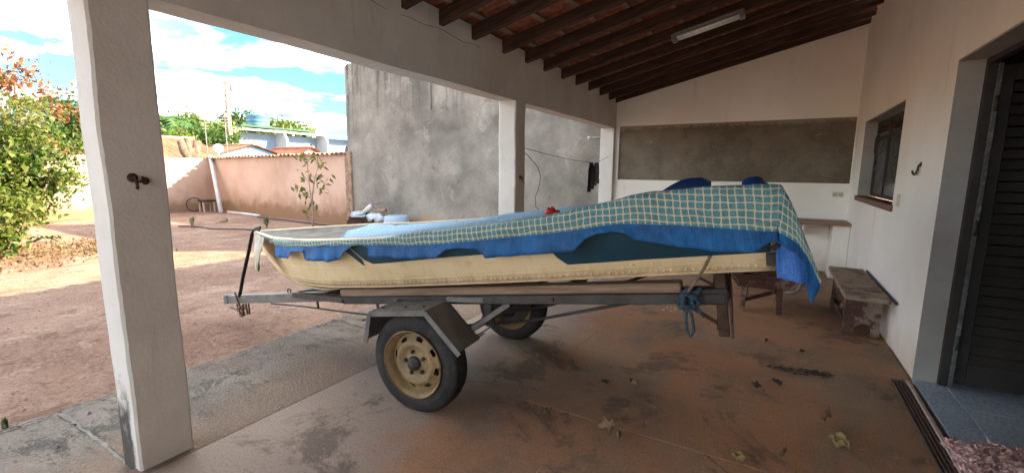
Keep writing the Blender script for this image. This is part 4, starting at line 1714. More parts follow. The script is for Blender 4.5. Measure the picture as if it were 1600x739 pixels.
# wheels
def wheel(y, out):
    """out: -1 when the wheel's face looks towards the camera side"""
    w_ = empty('wheel', (0, 0, 0))
    w_.parent = tr
    w_.location = (-.075, y, 0)
    ax = (0, out, 0)
    RT = .322
    tprof = [(.205, -.075), (.225, -.086), (.26, -.090), (.292, -.084), (.309, -.070), (.318, -.060)]
    for gy in (-.040, -.013, .013, .040):
        tprof += [(.322, gy - .012), (.322, gy - .004), (.313, gy - .003), (.313, gy + .003), (.322, gy + .004)]
    tprof += [(.318, .060), (.309, .070), (.300, .078), (.297, .079), (.292, .084), (.262, .089), (.258, .0905), (.25, .089), (.225, .086), (.205, .075)]
    tprof = [(r_, h_ * .86) for r_, h_ in tprof]
    b = MB().lathe(tprof, (0, 0, 0), ax, 96)
    for i_ in range(len(b.v)):
        x_, y_, z_ = b.v[i_]
        r_ = math.hypot(x_, z_)
        if r_ > .317 and (i_ % 96 + (i_ // 96 % 3)) % 3 == 0:
            b.v[i_] = (x_ * (1 - .007 / r_), y_, z_ * (1 - .007 / r_))
    b.build('tyre', 'tyre_rubber', w_)
    b = MB()
    b.lathe([(.212, .088), (.218, .084), (.214, .074), (.203, .068), (.196, .045), (.180, .020), (.176, -.03), (.196, -.05), (.205, -.07), (.215, -.08)], (0, 0, 0), ax, 56)
    rim = b.build('rim', 'rim_paint', w_)
    b = MB()
    NS_ = 64

    def skip(i, t):
        if i in (1, 2):
            c = (t * 8) % 1
            return .26 < c < .74
        return False
    b.lathe([(.182, .026), (.170, .030), (.158, .040), (.146, .046), (.135, .058), (.118, .062), (.098, .046), (.085, .040), (.062, .046), (.052, .050), (.001, .050)], (0, 0, 0), ax, NS_, True, skip)
    b.lathe([(.182, .024), (.17, -.01), (.13, -.01)], (0, 0, 0), ax, 32)
    b.build('disc', 'rim_paint', w_)
    b = MB()
    b.lathe([(.046, .048), (.046, .066), (.040, .078), (.026, .082), (.024, .092), (.012, .096), (.001, .096)], (0, 0, 0), ax, 20)
    b.build('hub', 'hub_grease', w_)
    for k in range(5):
        a = 2 * math.pi * k / 5 + .4
        MB().lathe([(.013, .0), (.013, .016), (.009, .022), (.001, .022)], (.072 * math.cos(a), out * .042, .072 * math.sin(a)), ax, 6, False).build('wheel_nut', 'hub_grease', w_)
    b = MB().lathe([(.17, -.03), (.15, -.035), (.03, -.035), (.001, -.035)], (0, 0, 0), ax, 24)
    b.build('brake_drum', 'dark_steel', w_)
    return w_


wh1 = wheel(WY[0], -1)
wh2 = wheel(WY[1], 1)
wh2.rotation_euler = (0, R(40), 0)


def fender(y0, y1, mat='galvanised'):
    pts = [(-.40, .16), (-.335, .345), (.10, .352), (.305, .105)]
    b = MB()
    for i in range(3):
        (u0, z0), (u1, z1) = pts[i], pts[i + 1]
        v = [(u0, y0, z0), (u1, y0, z1), (u1, y1, z1), (u0, y1, z0)]
        d = Vector((u1 - u0, 0, z1 - z0)).normalized()
        nn_ = Vector((-d.z, 0, d.x)) * .004
        v2 = [tuple(Vector(p) - nn_) for p in v]
        b.add(v + v2, [(0, 1, 2, 3), (7, 6, 5, 4), (0, 4, 5, 1), (2, 6, 7, 3), (1, 5, 6, 2), (0, 3, 7, 4)])
        # folded lip along the outer edge
        b.bar((u0, y0, z0 - .016), (u1, y0, z1 - .016), .005, .034, bev=0)
    return b.build('fender', mat, tr)


fender(-.775, -.53)
fender(.57, .80)
for (u, w_) in ((-.28, .349), (-.1, .351), (.04, .353)):
    MB().lathe([(.009, 0), (.009, .006), (.006, .008), (.001, .008)], (u, -.70, w_), (0, 0, 1), 6, False).build('bolt', 'rusty_steel', tr)
for u in (-.86, -.1, .8):
    MB().lathe([(.011, 0), (.011, .008), (.007, .011), (.001, .011)], (u, -.495, .338), (0, -1, 0), 6, False).build('bolt', 'rusty_steel', tr)
# stern post, braces and number board
b = MB()
b.bar((1.68, -.45, .46), (1.68, -.45, .14), .05, .06, upv=(0, 1, 0), bev=.004)
b.box((1.66, -.49, .145), (1.705, -.40, .175), .003)
b.build('stern_post', 'rusty_steel', tr)
b = MB()
b.bar((1.68, .45, .46), (1.68, .45, .14), .05, .06, upv=(0, 1, 0), bev=.004)
b.build('stern_post', 'rusty_steel', tr)
MB().tube([(1.50, -.46, .31), (1.66, -.46, .20)], .010, 6).build('post_brace', 'rusty_steel', tr)
MB().tube([(1.58, -.46, .44), (1.66, -.46, .39)], .008, 6).build('post_brace', 'rusty_steel', tr)
b = MB()
b.box((1.50, -.49, .305), (1.71, -.41, .385), .005)
b.build('end_block', 'dark_steel', tr)
b = MB()
b.box((1.712, -.47, .13), (1.722, .47, .33), .002)
b.build('light_board', 'slat_wood', tr)
b = MB()
b.bar((1.66, -.40, .165), (1.66, .40, .165), .03, .03)
b.build('rear_bar', 'rusty_steel', tr)

# strap from the bow to the coupler
b = MB()
pts = [(-2.34, -.02, .945), (-2.42, -.03, .935), (-2.455, -.035, .90), (-2.56, -.035, .72), (-2.70, -.035, .50), (-2.80, -.035, .32), (-2.82, -.04, .28)]
for i in range(len(pts) - 1):
    b.bar(pts[i], pts[i + 1], .032 if i > 0 else .05, .012, upv=(1, 0, .2))
local_mesh(b, 'tie_strap', 'black_strap', 'black strap tying the bow down to the trailer tongue', 'strap')

# rope with knot at the stern
rp = local_thing('tie_rope', 'faded blue rope knotted round the trailer rail near the stern', 'rope')
b = MB()
b.tube([(1.655, -.645, .575), (1.62, -.63, .51), (1.58, -.60, .45), (1.545, -.57, .40), (1.52, -.55, .36)], .0075, 7)
b.build('line', 'rope_brown', rp)
b = MB()
for k in range(7):
    cz, cu, rr = .345 + jit(.012), 1.50 + k * .012 + jit(.008), .045 + jit(.008)
    ph = jit(1)
    b.tube([(cu + .022 * math.sin(a + ph), -.515 - .030 * math.cos(a * 1.0 + ph), cz + rr * math.sin(a)) for a in np.linspace(0, 6.3, 18)], .0105, 7)
for k in range(4):
    b.tube([(1.535 + jit(.02) + .035 * math.cos(a), -.545 - .01 * k, .345 + jit(.01) + .030 * math.sin(a)) for a in np.linspace(0, 6.3, 16)], .0105, 7)
b.build('knot', 'blue_rope', rp)
b = MB()
b.tube([(1.525, -.545, .32), (1.515, -.55, .25), (1.515, -.55, .19), (1.53, -.55, .158), (1.547, -.55, .19), (1.545, -.55, .25), (1.535, -.545, .31)], .008, 7)
b.tube([(1.56, -.545, .32), (1.585, -.55, .28), (1.60, -.55, .262)], .008, 7)
b.build('tail', 'blue_rope', rp)

# ------------------------------------------------------------------ things in the porch
# bench against the wall
bn = empty('bench', (.82, 5.5, 0))
tag(bn, 'low worn wooden bench with dark red legs against the house wall', 'bench')
O_ = (.82, 5.5, 0)


def warped_plank(x0, x1, y0, y1, z0, z1, n=16):
    v, f = [], []
    for k in range(n + 1):
        y = y0 + (y1 - y0) * k / n
        d = .006 * nz(y * 4, x0 * 3)
        e = .006 * nz(y * 5, 9)
        v += [(x0 + d, y, z0), (x1 + e, y, z0), (x1 + e, y, z1 + .004 * nz(y * 3, 2)), (x0 + d, y, z1 + .004 * nz(y * 3, 7))]
    for k in range(n):
        for q in range(4):
            f.append((k * 4 + q, k * 4 + (q + 1) % 4, k * 4 + 4 + (q + 1) % 4, k * 4 + 4 + q))
    f += [(3, 2, 1, 0), tuple(n * 4 + q for q in range(4))]
    return MB().add(v, f)


warped_plank(.645, .965, 4.86, 6.32, .385, .425).build('seat', 'bench_top_wood', bn, O_)
for y in (5.05, 6.02):
    b = MB()
    # trestle end: wide board with a notch between two feet
    prof = [(.67, 0), (.745, 0), (.77, .10), (.80, .125), (.85, .125), (.88, .10), (.895, 0), (.95, 0), (.945, .384), (.675, .384)]
    n = len(prof)
    v = [(x, y, z) for x, z in prof] + [(x, y + .04, z) for x, z in prof]
    f = [tuple(range(n - 1, -1, -1)), tuple(range(n, 2 * n))] + [(i, (i + 1) % n, n + (i + 1) % n, n + i) for i in range(n)]
    b.add(v, f)
    b.build('leg', 'bench_wood', bn, O_)
MB().box((.675, 5.092, .26), (.70, 6.018, .383), .004).build('apron', 'bench_wood', bn, O_)
MB().box((.69, 5.092, .06), (.72, 6.018, .11), .004).build('stretcher', 'bench_wood', bn, O_)
pipe = MB().tube([(.984, 4.78, .415), (.984, 6.2, .428)], .011, 8)
tag(pipe.build('metal_pipe', 'dark_steel'), 'thin dark pipe lying between the bench and the house wall', 'pipe')

# low wooden trough on legs, with a pipe across it
tg = empty('trough_table', (-.02, 5.75, 0))
O_ = (-.02, 5.75, 0)
tag(tg, 'dark brown wooden trough on legs standing on the floor behind the stern', 'trough')
b = MB()
v = [(-.24, 5.38, .27), (.22, 5.38, .27), (.22, 6.12, .27), (-.24, 6.12, .27), (-.33, 5.34, .41), (.30, 5.34, .41), (.30, 6.16, .41), (-.33, 6.16, .41),
     (-.22, 5.40, .29), (.20, 5.40, .29), (.20, 6.10, .29), (-.22, 6.10, .29), (-.305, 5.365, .41), (.275, 5.365, .41), (.275, 6.135, .41), (-.305, 6.135, .41)]
f = [(3, 2, 1, 0), (0, 1, 5, 4), (1, 2, 6, 5), (2, 3, 7, 6), (3, 0, 4, 7), (8, 9, 10, 11), (9, 8, 12, 13), (10, 9, 13, 14), (11, 10, 14, 15), (8, 11, 15, 12), (4, 5, 13, 12), (5, 6, 14, 13), (6, 7, 15, 14), (7, 4, 12, 15)]
b.add(v, f)
b.build('trough', 'bench_wood', tg, O_)
for (x, y) in ((-.175, 5.42), (.155, 5.42), (-.175, 6.06), (.155, 6.06)):
    s_ = 1 if x > 0 else -1
    MB().bar((x, y, .30), (x + s_ * .012, y, 0), .055, .05, upv=(0, 1, 0), bev=.004).build('leg', 'bench_wood', tg, O_)
MB().bar((-.17, 5.46, .11), (.14, 6.03, .11), .03, .04).build('stretcher', 'bench_wood', tg, O_)
MB().bar((-.15, 5.75, .20), (.13, 5.75, .20), .05, .02).build('shelf', 'dark_steel', tg, O_)
b = MB().tube([(.20, 5.28, .285), (.27, 5.27, .29), (.31, 5.27, .33), (.335, 5.27, .40), (.375, 5.30, .405)], .014, 8)
b.build('handle', 'galvanised', tg, O_)
b = MB().tube([(-.40, 5.33, .425), (-.33, 5.34, .418), (-.26, 5.36, .36), (-.235, 5.37, .30)], .008, 7)
b.build('handle', 'galvanised', tg, O_)

# shelf on masonry support in the far corner
sh = empty('shelf_counter', (.4, 8.0, 0))
O_ = (.4, 8.0, 0)
tag(sh, 'brown wooden shelf on a white masonry leg in the far corner', 'shelf')
MB().box((-1.2, 7.72, .765), (.998, 8.298, .805), .005).build('board', 'shelf_wood', sh, O_)
MB().box((.80, 7.80, -.01), (.997, 8.296, .764), .008).build('support', 'wall_paint', sh, O_)
MB().box((-1.0, 7.80, -.01), (-.82, 8.296, .764), .008).build('support', 'wall_paint', sh, O_)
b = MB()
b.add([(.43, 7.84, .64), (.43, 8.29, .55), (.43, 8.29, .763), (.43, 7.84, .763), (.455, 7.84, .64), (.455, 8.29, .55), (.455, 8.29, .763), (.455, 7.84, .763)],
      [(0, 1, 2, 3), (7, 6, 5, 4), (0, 4, 5, 1), (1, 5, 6, 2), (3, 7, 4, 0)])
b.build('bracket', 'wall_paint', sh, O_)

# outlet, switch, hooks
ol = empty('wall_outlet', (.86, HY, 1.15))
O_ = (.86, HY, 1.15)
tag(ol, 'cream double socket on the end wall above the shelf', 'socket')
MB().box((.79, HY - .012, 1.15), (.93, HY - .001, 1.225), .004).build('plate', 'cream_plastic', ol, O_)
for x in (.825, .895):
    b = MB().lathe([(.018, 0), (.018, .004), (.014, .004), (.013, -.004), (.001, -.004)], (x, HY - .0125, 1.187), (0, -1, 0), 14)
    for s_ in (-1, 1):
        b.box((x + s_ * .006 - .002, HY - .0135, 1.185), (x + s_ * .006 + .002, HY - .0128, 1.189))
    b.build('socket_hole', 'dark_window', ol, O_)
sw = empty('wall_switch', (HX, 5.26, 1.2))
O_ = (HX, 5.26, 1.2)
tag(sw, 'cream light switch on the house wall beside the window', 'switch')
MB().box((HX - .012, 5.22, 1.205), (HX - .001, 5.30, 1.32), .004).build('plate', 'cream_plastic', sw, O_)
MB().box((HX - .017, 5.25, 1.245), (HX - .0125, 5.27, 1.28), .002).build('rocker', 'cream_plastic', sw, O_)
b = MB().tube([(HX - .002, 4.70, 1.575), (HX - .012, 4.70, 1.572), (HX - .016, 4.702, 1.56), (HX - .016, 4.71, 1.53), (HX - .018, 4.74, 1.505), (HX - .02, 4.79, 1.497), (HX - .02, 4.83, 1.51), (HX - .02, 4.845, 1.525)], .008, 7)
b.lathe([(.02, 0), (.018, .008), (.001, .01)], (HX - .001, 4.70, 1.575), (-1, 0, 0), 10)
tag(b.build('wall_hook', 'dark_steel'), 'bent metal hook fixed to the house wall between window and door', 'hook')


def column_hook(y, z, label):
    e = empty('hammock_hook', (-2.6, y, z))
    O = (-2.6, y, z)
    b = MB().lathe([(.022, 0), (.022, .004), (.012, .008), (.008, .014), (.001, .014)], (-2.598, y, z), (1, 0, 0), 12)
    b.build('plate', 'rusty_steel', e, O)
    b = MB().tube([(-2.59, y, z + .005), (-2.57, y, z + .003), (-2.562, y, z - .01), (-2.562, y + .003, z - .035), (-2.57, y + .006, z - .05), (-2.582, y + .008, z - .046)], .0065, 7)
    b.tube([(-2.594, y + .004, z - .012), (-2.575, y + .02, z - .02), (-2.568, y + .032, z - .008), (-2.575, y + .03, z + .006)], .005, 7)
    b.build('hook_arm', 'rusty_steel', e, O)
    tag(e, label, 'hook', 'hammock hooks on the columns')


column_hook(.93, 1.45, 'rusty hammock hook on the nearest column at the left')
column_hook(4.66, 1.42, 'rusty hammock hook on the middle column above the boat')
b = MB().lathe([(.001, -.012), (.012, -.011), (.019, 0), (.014, .009), (.001, .012)], (-2.587, .975, 1.435), (1, .1, 0), 12)
tag(b.build('wooden_peg', 'rusty_steel'), 'round rusty stub beside the hook on the nearest column', 'peg')

# fluorescent batten under the rafters
lp_dir = Vector((.72, .04, .175)).normalized()
lf = empty('fluorescent_lamp', (-.77, 5.63, 3.1))
O_ = Vector((-.77, 5.63, 3.1))
tag(lf, 'unlit fluorescent fitting with two white tubes under the rafters', 'lamp')
ctr = Vector((-.77, 5.61, roof_z(-.77) - .045))
b = MB().bar(ctr - lp_dir * .36, ctr + lp_dir * .36, .09, .035, bev=.004)
b.build('body', 'lamp_body', lf, O_)
for s_ in (-1, 1):
    off = Vector((0, s_ * .042, -.045))
    MB().tube([ctr - lp_dir * .325 + off, ctr + lp_dir * .325 + off], .0155, 12).build('tube', 'tube_glass', lf, O_)
for s_ in (-1, 1):
    p = ctr + lp_dir * .35 * s_ + Vector((0, 0, -.035))
    b = MB().bar(p - lp_dir * .028, p + lp_dir * .028, .13, .075, bev=.008)
    b.build('holder', 'lamp_body', lf, O_)

# clothes line, loose cable and clothes between middle column and pilaster
P0, P1, P2 = Vector((-2.70, 4.793, 1.79)), Vector((-2.70, 7.55, 1.64)), Vector((-2.69, 8.195, 1.77))
cl = MB().tube([P0.lerp(P1, t_) + Vector((0, 0, -.03 * math.sin(t_ * math.pi))) for t_ in np.linspace(0, 1, 14)] + [P1.lerp(P2, t_) for t_ in (.5, 1)], .004, 5)
tag(cl.build('clothes_line', 'wire_dark'), 'thin dark clothes line from the middle column to the corner', 'line')
b = MB().tube([(-2.72, 4.795, 1.785), (-2.74, 5.1, 1.70), (-2.75, 5.42, 1.55), (-2.75, 5.52, 1.42), (-2.75, 5.47, 1.28), (-2.75, 5.36, 1.15), (-2.75, 5.38, 1.02), (-2.75, 5.6, .90), (-2.75, 5.72, .6), (-2.75, 5.7, -.01)], .0045, 5)
tag(b.build('loose_cable', 'wire_dark'), 'loose cable dangling in a curve beside the middle column', 'cable')


def hung(name, y, w_, L_, mat, label, sd):
    v, f = [], []
    for s_ in (-1, 1):
        for i in range(9):
            for k in range(13):
                t_, q = i / 8, k / 12
                z = 1.645 - q * L_ * (1 if s_ < 0 else .9)
                v.append((-2.70 + s_ * (.004 + .022 * min(1, q * 5)) + .012 * nz(i * .6, k * .3, sd), y + (t_ - .5) * w_ * (1 - .1 * math.sin(q * 5)) + .012 * nz(k * .4, sd), z + .01 * nz(i * .7, sd)))
    for s_ in range(2):
        o = s_ * 117
        for i in range(8):
            for k in range(12):
                f.append((o + i * 13 + k, o + i * 13 + 13 + k, o + i * 13 + 14 + k, o + i * 13 + k + 1))
    for i in range(8):
        f.append((i * 13, (i + 1) * 13, 117 + (i + 1) * 13, 117 + i * 13))
    o = MB().add(v, f, True).build(name, mat)
    return tag(o, label, 'clothes', 'clothes on the line')


hung('hung_garment', 7.34, .16, .50, 'jeans', 'longer dark striped garment hanging on the clothes line', 3)
hung('hung_garment', 7.60, .17, .40, 'sock_gray', 'shorter dark grey garment hanging on the clothes line', 9)
b = MB().tube([(-2.855, 8.24, 2.13), (-2.95, 8.20, 2.13), (-3.03, 8.17, 2.125)], .010, 8)
b.lathe([(.012, 0), (.03, .01), (.04, .05), (.038, .07), (.001, .07)], (-3.02, 8.17, 2.125), (-1, -.25, -.35), 12)
tag(b.build('shower_pipe', 'pvc_white'), 'short white pipe with a shower head beside the corner pilaster', 'shower')

# slatted strip and plank along the door step
sl = empty('slatted_strip', (.90, 3.45, 0))
O_ = (.90, 3.45, 0)
tag(sl, 'dark slatted wooden strip lying on the floor along the door step', 'strip')
for k in range(4):
    MB().bar((.868 + k * .020, 4.06, .012), (.852 + k * .020, 2.80, .012 + k * .001), .0135, .024, bev=.003).build('slat', 'slat_wood', sl, O_)
for y in (3.0, 3.4, 3.8):
    MB().box((.855, y, .002), (.935, y + .03, .012)).build('crosspiece', 'slat_wood', sl, O_)
b = MB().bar((.962, 4.08, .014), (.935, 2.78, .020), .026, .026, bev=.004)
tag(b.build('plank', 'pale_plank'), 'pale wooden plank beside the slatted strip at the door step', 'plank')

# shaggy mat
mt = MB()
n = 46
v, f = [], []
cx_, cy_ = 1.24, 3.08
for i in range(n + 1):
    for k in range(n + 1):
        a, c = i / n * 2 - 1, k / n * 2 - 1
        rr = 1 + .08 * nz(a * 3, c * 3, 4)
        x, y = cx_ + a * .31 * rr, cy_ + c * .20 * rr + .08 * a
        e = max(0, 1 - max(abs(a), abs(c)) ** 8)
        z = .024 + e * (.018 + .030 * abs(nz(x * 18, y * 18)) + .02 * abs(nz(x * 45, y * 45, 3)) + .012 * nz(x * 6, y * 6, 8))
        v.append((x, y, z))
for i in range(n):
    for k in range(n):
        f.append((i * (n + 1) + k, i * (n + 1) + n + 1 + k, i * (n + 1) + n + 2 + k, i * (n + 1) + k + 1))
mt.add(v, f, True)
for q in range(900):
    a, c = jit(1), jit(1)
    x, y = cx_ + a * .31, cy_ + c * .20 + .08 * a
    z = .05
    d = Vector((jit(1), jit(1), .5)).normalized() * random.uniform(.012, .03)
    s_ = d.orthogonal().normalized() * .006
    p = Vector((x, y, z + jit(.008)))
    mt.add([p - s_, p + s_, p + d + s_ * .5, p + d - s_ * .5], [(0, 1, 2, 3)])
tag(mt.build('door_mat', 'mat_pile'), 'shaggy pink and white mat on the tiles at the door', 'mat')


# dry leaves on the floor, one by one
def dry_leaf(x, y, size, mat, label, curl=1., rot=None):
    curl *= 1.3
    if mat == 'dark_leaf':
        size *= .75
    nu_, nw_ = 10, 7
    v, f = [], []
    rot = random.uniform(0, 6.28) if rot is None else rot
    sd = random.random() * 50
    for i in range(nu_ + 1):
        t_ = i / nu_
        wd = .42 * math.sin(math.pi * min(1, t_ * .94 + .03)) ** .8
        for k in range(nw_ + 1):
            q = k / nw_ * 2 - 1
            X = (t_ - .5)
            Y = q * wd * (1 - .35 * curl * abs(q))
            Z = curl * (.30 * q * q * wd * 2 + .25 * (X * X) * 2 + .22 * nz(X * 4 + sd, Y * 4) + .10 * nz(X * 9 + sd, Y * 9)) + .01
            v.append((X * size, Y * size, Z * size))
    for i in range(nu_):
        for k in range(nw_):
            f.append((i * (nw_ + 1) + k, (i + 1) * (nw_ + 1) + k, (i + 1) * (nw_ + 1) + k + 1, i * (nw_ + 1) + k + 1))
    a = np.array(v)
    v = [(p[0], p[1], p[2] - a[:, 2].min() + .002) for p in v]
    b = MB().add(v, f, True)
    b.tube([(-.5 * size, 0, .004 + .02 * size), (-.66 * size, .03 * size, .004 + .01 * size), (-.8 * size, .08 * size, .005)], .002, 4)
    o = link('dry_leaf', b.mesh('dry_leaf'), mat)
    o.location = (x, y, .001)
    o.rotation_euler = (jit(.15), jit(.15), rot)
    o.location.z = .004 + size * .03
    tag(o, label, 'leaf', 'dry leaves on the porch floor')


dry_leaf(-1.08, 2.31, .075, 'dry_leaf', 'curled tan leaf on the floor nearest the trailer wheel', 1.5, 1.2)
dry_leaf(-.70, 2.31, .10, 'dry_leaf', 'large crumpled tan leaf in the middle of the floor front', 1.7, .3)
dry_leaf(-.64, 2.33, .07, 'dry_leaf', 'smaller tan leaf tucked against the large crumpled leaf', 1.6, 2.0)
dry_leaf(.40, 3.15, .085, 'dry_leaf', 'folded tan leaf on the floor facing the door step', 1.6, .8)
dry_leaf(.43, 2.87, .12, 'yellow_leaf', 'yellow leaf on the floor near the door mat', 1.1, 2.3)
dry_leaf(-.04, 2.46, .085, 'yellow_leaf', 'brownish yellow leaf at the lower edge of the picture', 1.2, -.5)
dry_leaf(.16, 2.60, .07, 'dry_leaf', 'small grey tan leaf right of the brownish yellow one', 1.5, 1.0)
dry_leaf(-.74, 3.01, .10, 'dry_leaf', 'pale narrow leaf on the dark floor beneath the boat rails', .9, -.6)
dry_leaf(-.92, 2.93, .08, 'dark_leaf', 'dark leaf beside the pale narrow leaf', .7, .4)
dry_leaf(.02, 3.41, .10, 'dark_leaf', 'blackish leaf lying alone left of the twig heap', 1.0, 2.6)
dry_leaf(.14, 3.56, .10, 'dark_leaf', 'dark grey leaf just below the twig heap', .9, -.3)
dry_leaf(.06, 4.43, .08, 'dark_leaf', 'dark leaf on the floor behind the stern post', 1.0, 1.4)
dry_leaf(.33, 4.34, .06, 'dark_leaf', 'small dark leaf on the floor in front of the bench', 1.0, .4)


def heap(x, y, rx, ry, n, label):
    b = MB()
    for q in range(n):
        a, r_ = random.uniform(0, 6.28), random.random() ** .6
        p = Vector((x + rx * r_ * math.cos(a), y + ry * r_ * math.sin(a), random.uniform(.003, .012)))
        d = Vector((jit(1), jit(.5), jit(.12))).normalized() * random.uniform(.015, .06)
        if q % 3:
            b.tube([p, p + d * .5 + Vector((0, 0, .004)), p + d], .0018, 4)
        else:
            s_ = Vector((-d.y, d.x, 0)).normalized() * random.uniform(.004, .012)
            b.add([p, p + d * .5 + s_, p + d, p + d * .5 - s_ + Vector((0, 0, .008))], [(0, 1, 2, 3)])
    tag(b.build('twig_heap', 'dark_leaf'), label, 'twigs', 'twig heaps on the porch floor')


heap(.22, 3.88, .13, .05, 60, 'swept heap of dark twigs on the floor, left of the two')
heap(.42, 3.92, .09, .045, 55, 'swept heap of dark twigs on the floor, right of the two')
dbr = MB()
for q in range(260):
    x, y = random.uniform(-2.3, .95), random.uniform(1.6, 6.5)
    s_ = random.uniform(.003, .011)
    a = random.uniform(0, 6.28)
    h = .005
    dbr.add([(x + s_ * math.cos(a), y + s_ * math.sin(a), h), (x + s_ * .7 * math.cos(a + 2), y + s_ * .7 * math.sin(a + 2), h), (x + s_ * math.cos(a + 4), y + s_ * math.sin(a + 4), h), (x, y, h + s_ * .5)],
            [(0, 1, 3), (1, 2, 3), (2, 0, 3)])
tag(dbr.build('debris', 'stone'), 'scattered crumbs and grit on the porch floor', 'debris', kind='stuff')
wp = MB()
for q in range(26):
    x, y = -.78 + jit(.16), 5.0 + jit(.14)
    s_ = random.uniform(.006, .016)
    a = random.uniform(0, 6.28)
    wp.add([(x + s_ * math.cos(a + k * 1.57), y + s_ * math.sin(a + k * 1.57), .005 + .004 * (k % 2)) for k in range(4)], [(0, 1, 2, 3)])
tag(wp.build('plaster_flakes', 'white_plastic'), 'pale flakes of plaster scattered on the floor beyond the trailer', 'flakes', kind='stuff')

# ------------------------------------------------------------------ foliage
LEAF_Q = np.array([(0, -.5, 0), (.26, -.05, .06), (0, .5, -.05), (-.26, -.05, .06)])


def leaf_mesh(name, centres, sizes, tones, droop=.3, aspect=1.):
    """many leaf-sized quads, each folded on its midrib, random attitude"""
    n = len(centres)
    a = rng.normal(size=(n, 3))
    a[:, 2] -= droop
    a /= np.linalg.norm(a, axis=1)[:, None]
    b = rng.normal(size=(n, 3))
    b[:, 2] *= .5
    b -= a * np.sum(a * b, axis=1)[:, None]
    b /= np.linalg.norm(b, axis=1)[:, None]
    c = np.cross(a, b)
    L = LEAF_Q * np.array([aspect, 1, 1])
    V = (centres[:, None, :] + sizes[:, None, None] * (L[None, :, 0, None] * b[:, None, :] + L[None, :, 1, None] * a[:, None, :] + L[None, :, 2, None] * c[:, None, :]))
    V = V.reshape(-1, 3)
    me = bpy.data.meshes.new(name)
    me.vertices.add(4 * n)
    me.vertices.foreach_set('co', V.astype(np.float32).ravel())
    me.loops.add(4 * n)
    me.loops.foreach_set('vertex_index', np.arange(4 * n, dtype=np.int32))
    me.polygons.add(n)
    me.polygons.foreach_set('loop_start', np.arange(0, 4 * n, 4, dtype=np.int32))
    me.polygons.foreach_set('loop_total', np.full(n, 4, dtype=np.int32))
    at = me.attributes.new('tone', 'FLOAT', 'POINT')
    at.data.foreach_set('value', np.repeat(tones, 4).astype(np.float32))
    me.update()
    me.validate()
    return me


def tree(name, label, base, blobs, n_clump, per, leaf, mat, trunk_r, bark='bark', group=None, clump=.28, trunk_top=None, twigs=10, tone_bias=0., cat='tree', limbs=None):
    """blobs: (centre, radii) in world; limbs run from the trunk to clumps spread through the blobs"""
    base = Vector(base)
    e = empty(name, base)
    tag(e, label, cat, group)
    cl = []
    for (c, r_) in blobs:
        vol = r_[0] * r_[1] * r_[2]
        k = max(6, int(n_clump * vol / sum(q[1][0] * q[1][1] * q[1][2] for q in blobs)))
        while k > 0:
            p = rng.normal(size=3)
            p /= np.linalg.norm(p)
            rad = rng.random() ** .42
            q = np.array(c) + p * rad * np.array(r_)
            if q[2] < base.z + .12:
                continue
            cl.append(q)
            k -= 1
    cl = np.array(cl)
    m_ = len(cl)
    csz = clump * (.6 + .8 * rng.random(m_))
    C_ = np.repeat(cl, per, axis=0) + rng.normal(size=(m_ * per, 3)) * np.repeat(csz, per)[:, None] * np.array([.62, .62, .5])
    C_[:, 2] = np.maximum(C_[:, 2], base.z + .05)
    tones = np.clip(np.repeat(rng.normal(.5 + tone_bias, .20, m_), per) + rng.normal(0, .14, m_ * per), 0, 1)
    sizes = leaf * (.55 + .9 * rng.random(m_ * per))
    me = leaf_mesh('crown', C_ - np.array(base), sizes, tones)
    link('crown', me, mat, e)
    b = MB()
    tt = Vector(trunk_top) if trunk_top else Vector(np.array(blobs[0][0])) - Vector((0, 0, blobs[0][1][2] * .3))
    pts = []
    for k in range(9):
        t_ = k / 8
        p = base.lerp(tt, t_) + Vector((nz(t_ * 3, base.x), nz(t_ * 3, base.y, 4), 0)) * trunk_r * 1.6 * math.sin(t_ * math.pi)
        pts.append(p)
    b.tube(pts, [trunk_r * (1.25 - .75 * k / 8) for k in range(9)], 9)
    for q in range(twigs):
        tgt = Vector(cl[rng.integers(m_)])
        s0 = pts[rng.integers(3, 9)]
        mid = s0.lerp(tgt, .5) + Vector((jit(.2), jit(.2), .12 + jit(.1))) * (tgt - s0).length * .5
        P = [s0.lerp(mid, k / 3).lerp(mid.lerp(tgt, k / 3), k / 3) for k in range(4)]
        b.tube(P, [trunk_r * x for x in (.42, .30, .2, .08)], 6)
    b.build('trunk', bark, e, base)
    return e


# big bush at the left of the yard (spills out of the frame)
tree('bush', 'large sunlit yellow green bush at the left edge of the yard', (-12.6, 2.3, -.06),
     [((-12.7, 2.2, 1.6), (1.15, 1.45, 1.45)), ((-12.4, 1.1, 1.3), (1.2, 1.3, 1.3)), ((-12.9, 3.05, 1.6), (.8, .85, 1.05)), ((-12.3, 2.35, .65), (.7, .75, .6)), ((-12.5, .2, 1.3), (1.2, 1.2, 1.3))],
     430, 95, .10, 'leaf_bush', .07, 'pale_bark', None, .24, None, 26, .10, 'bush')
tree('shrub', 'low leafy shrub at the foot of the big bush', (-11.7, 1.6, -.06),
     [((-11.7, 1.5, .28), (.5, .7, .3)), ((-11.5, 2.1, .18), (.35, .35, .2))], 50, 40, .13, 'leaf_bush', .02, 'bark', None, .16, None, 6, .0, 'shrub')
tree('ornamental_tree', 'tree with rust red foliage standing behind the bush', (-17.0, 3.8, -.06),
     [((-17.0, 3.9, 3.6), (.8, .75, 1.0)), ((-16.8, 3.0, 3.3), (1.0, .9, .9)), ((-17.0, 4.6, 2.9), (.5, .45, .5)), ((-17.1, 3.3, 4.1), (.5, .5, .5))],
     75, 24, .13, 'leaf_red', .06, 'pale_bark', None, .22, (-17.0, 3.9, 4.2), 18)
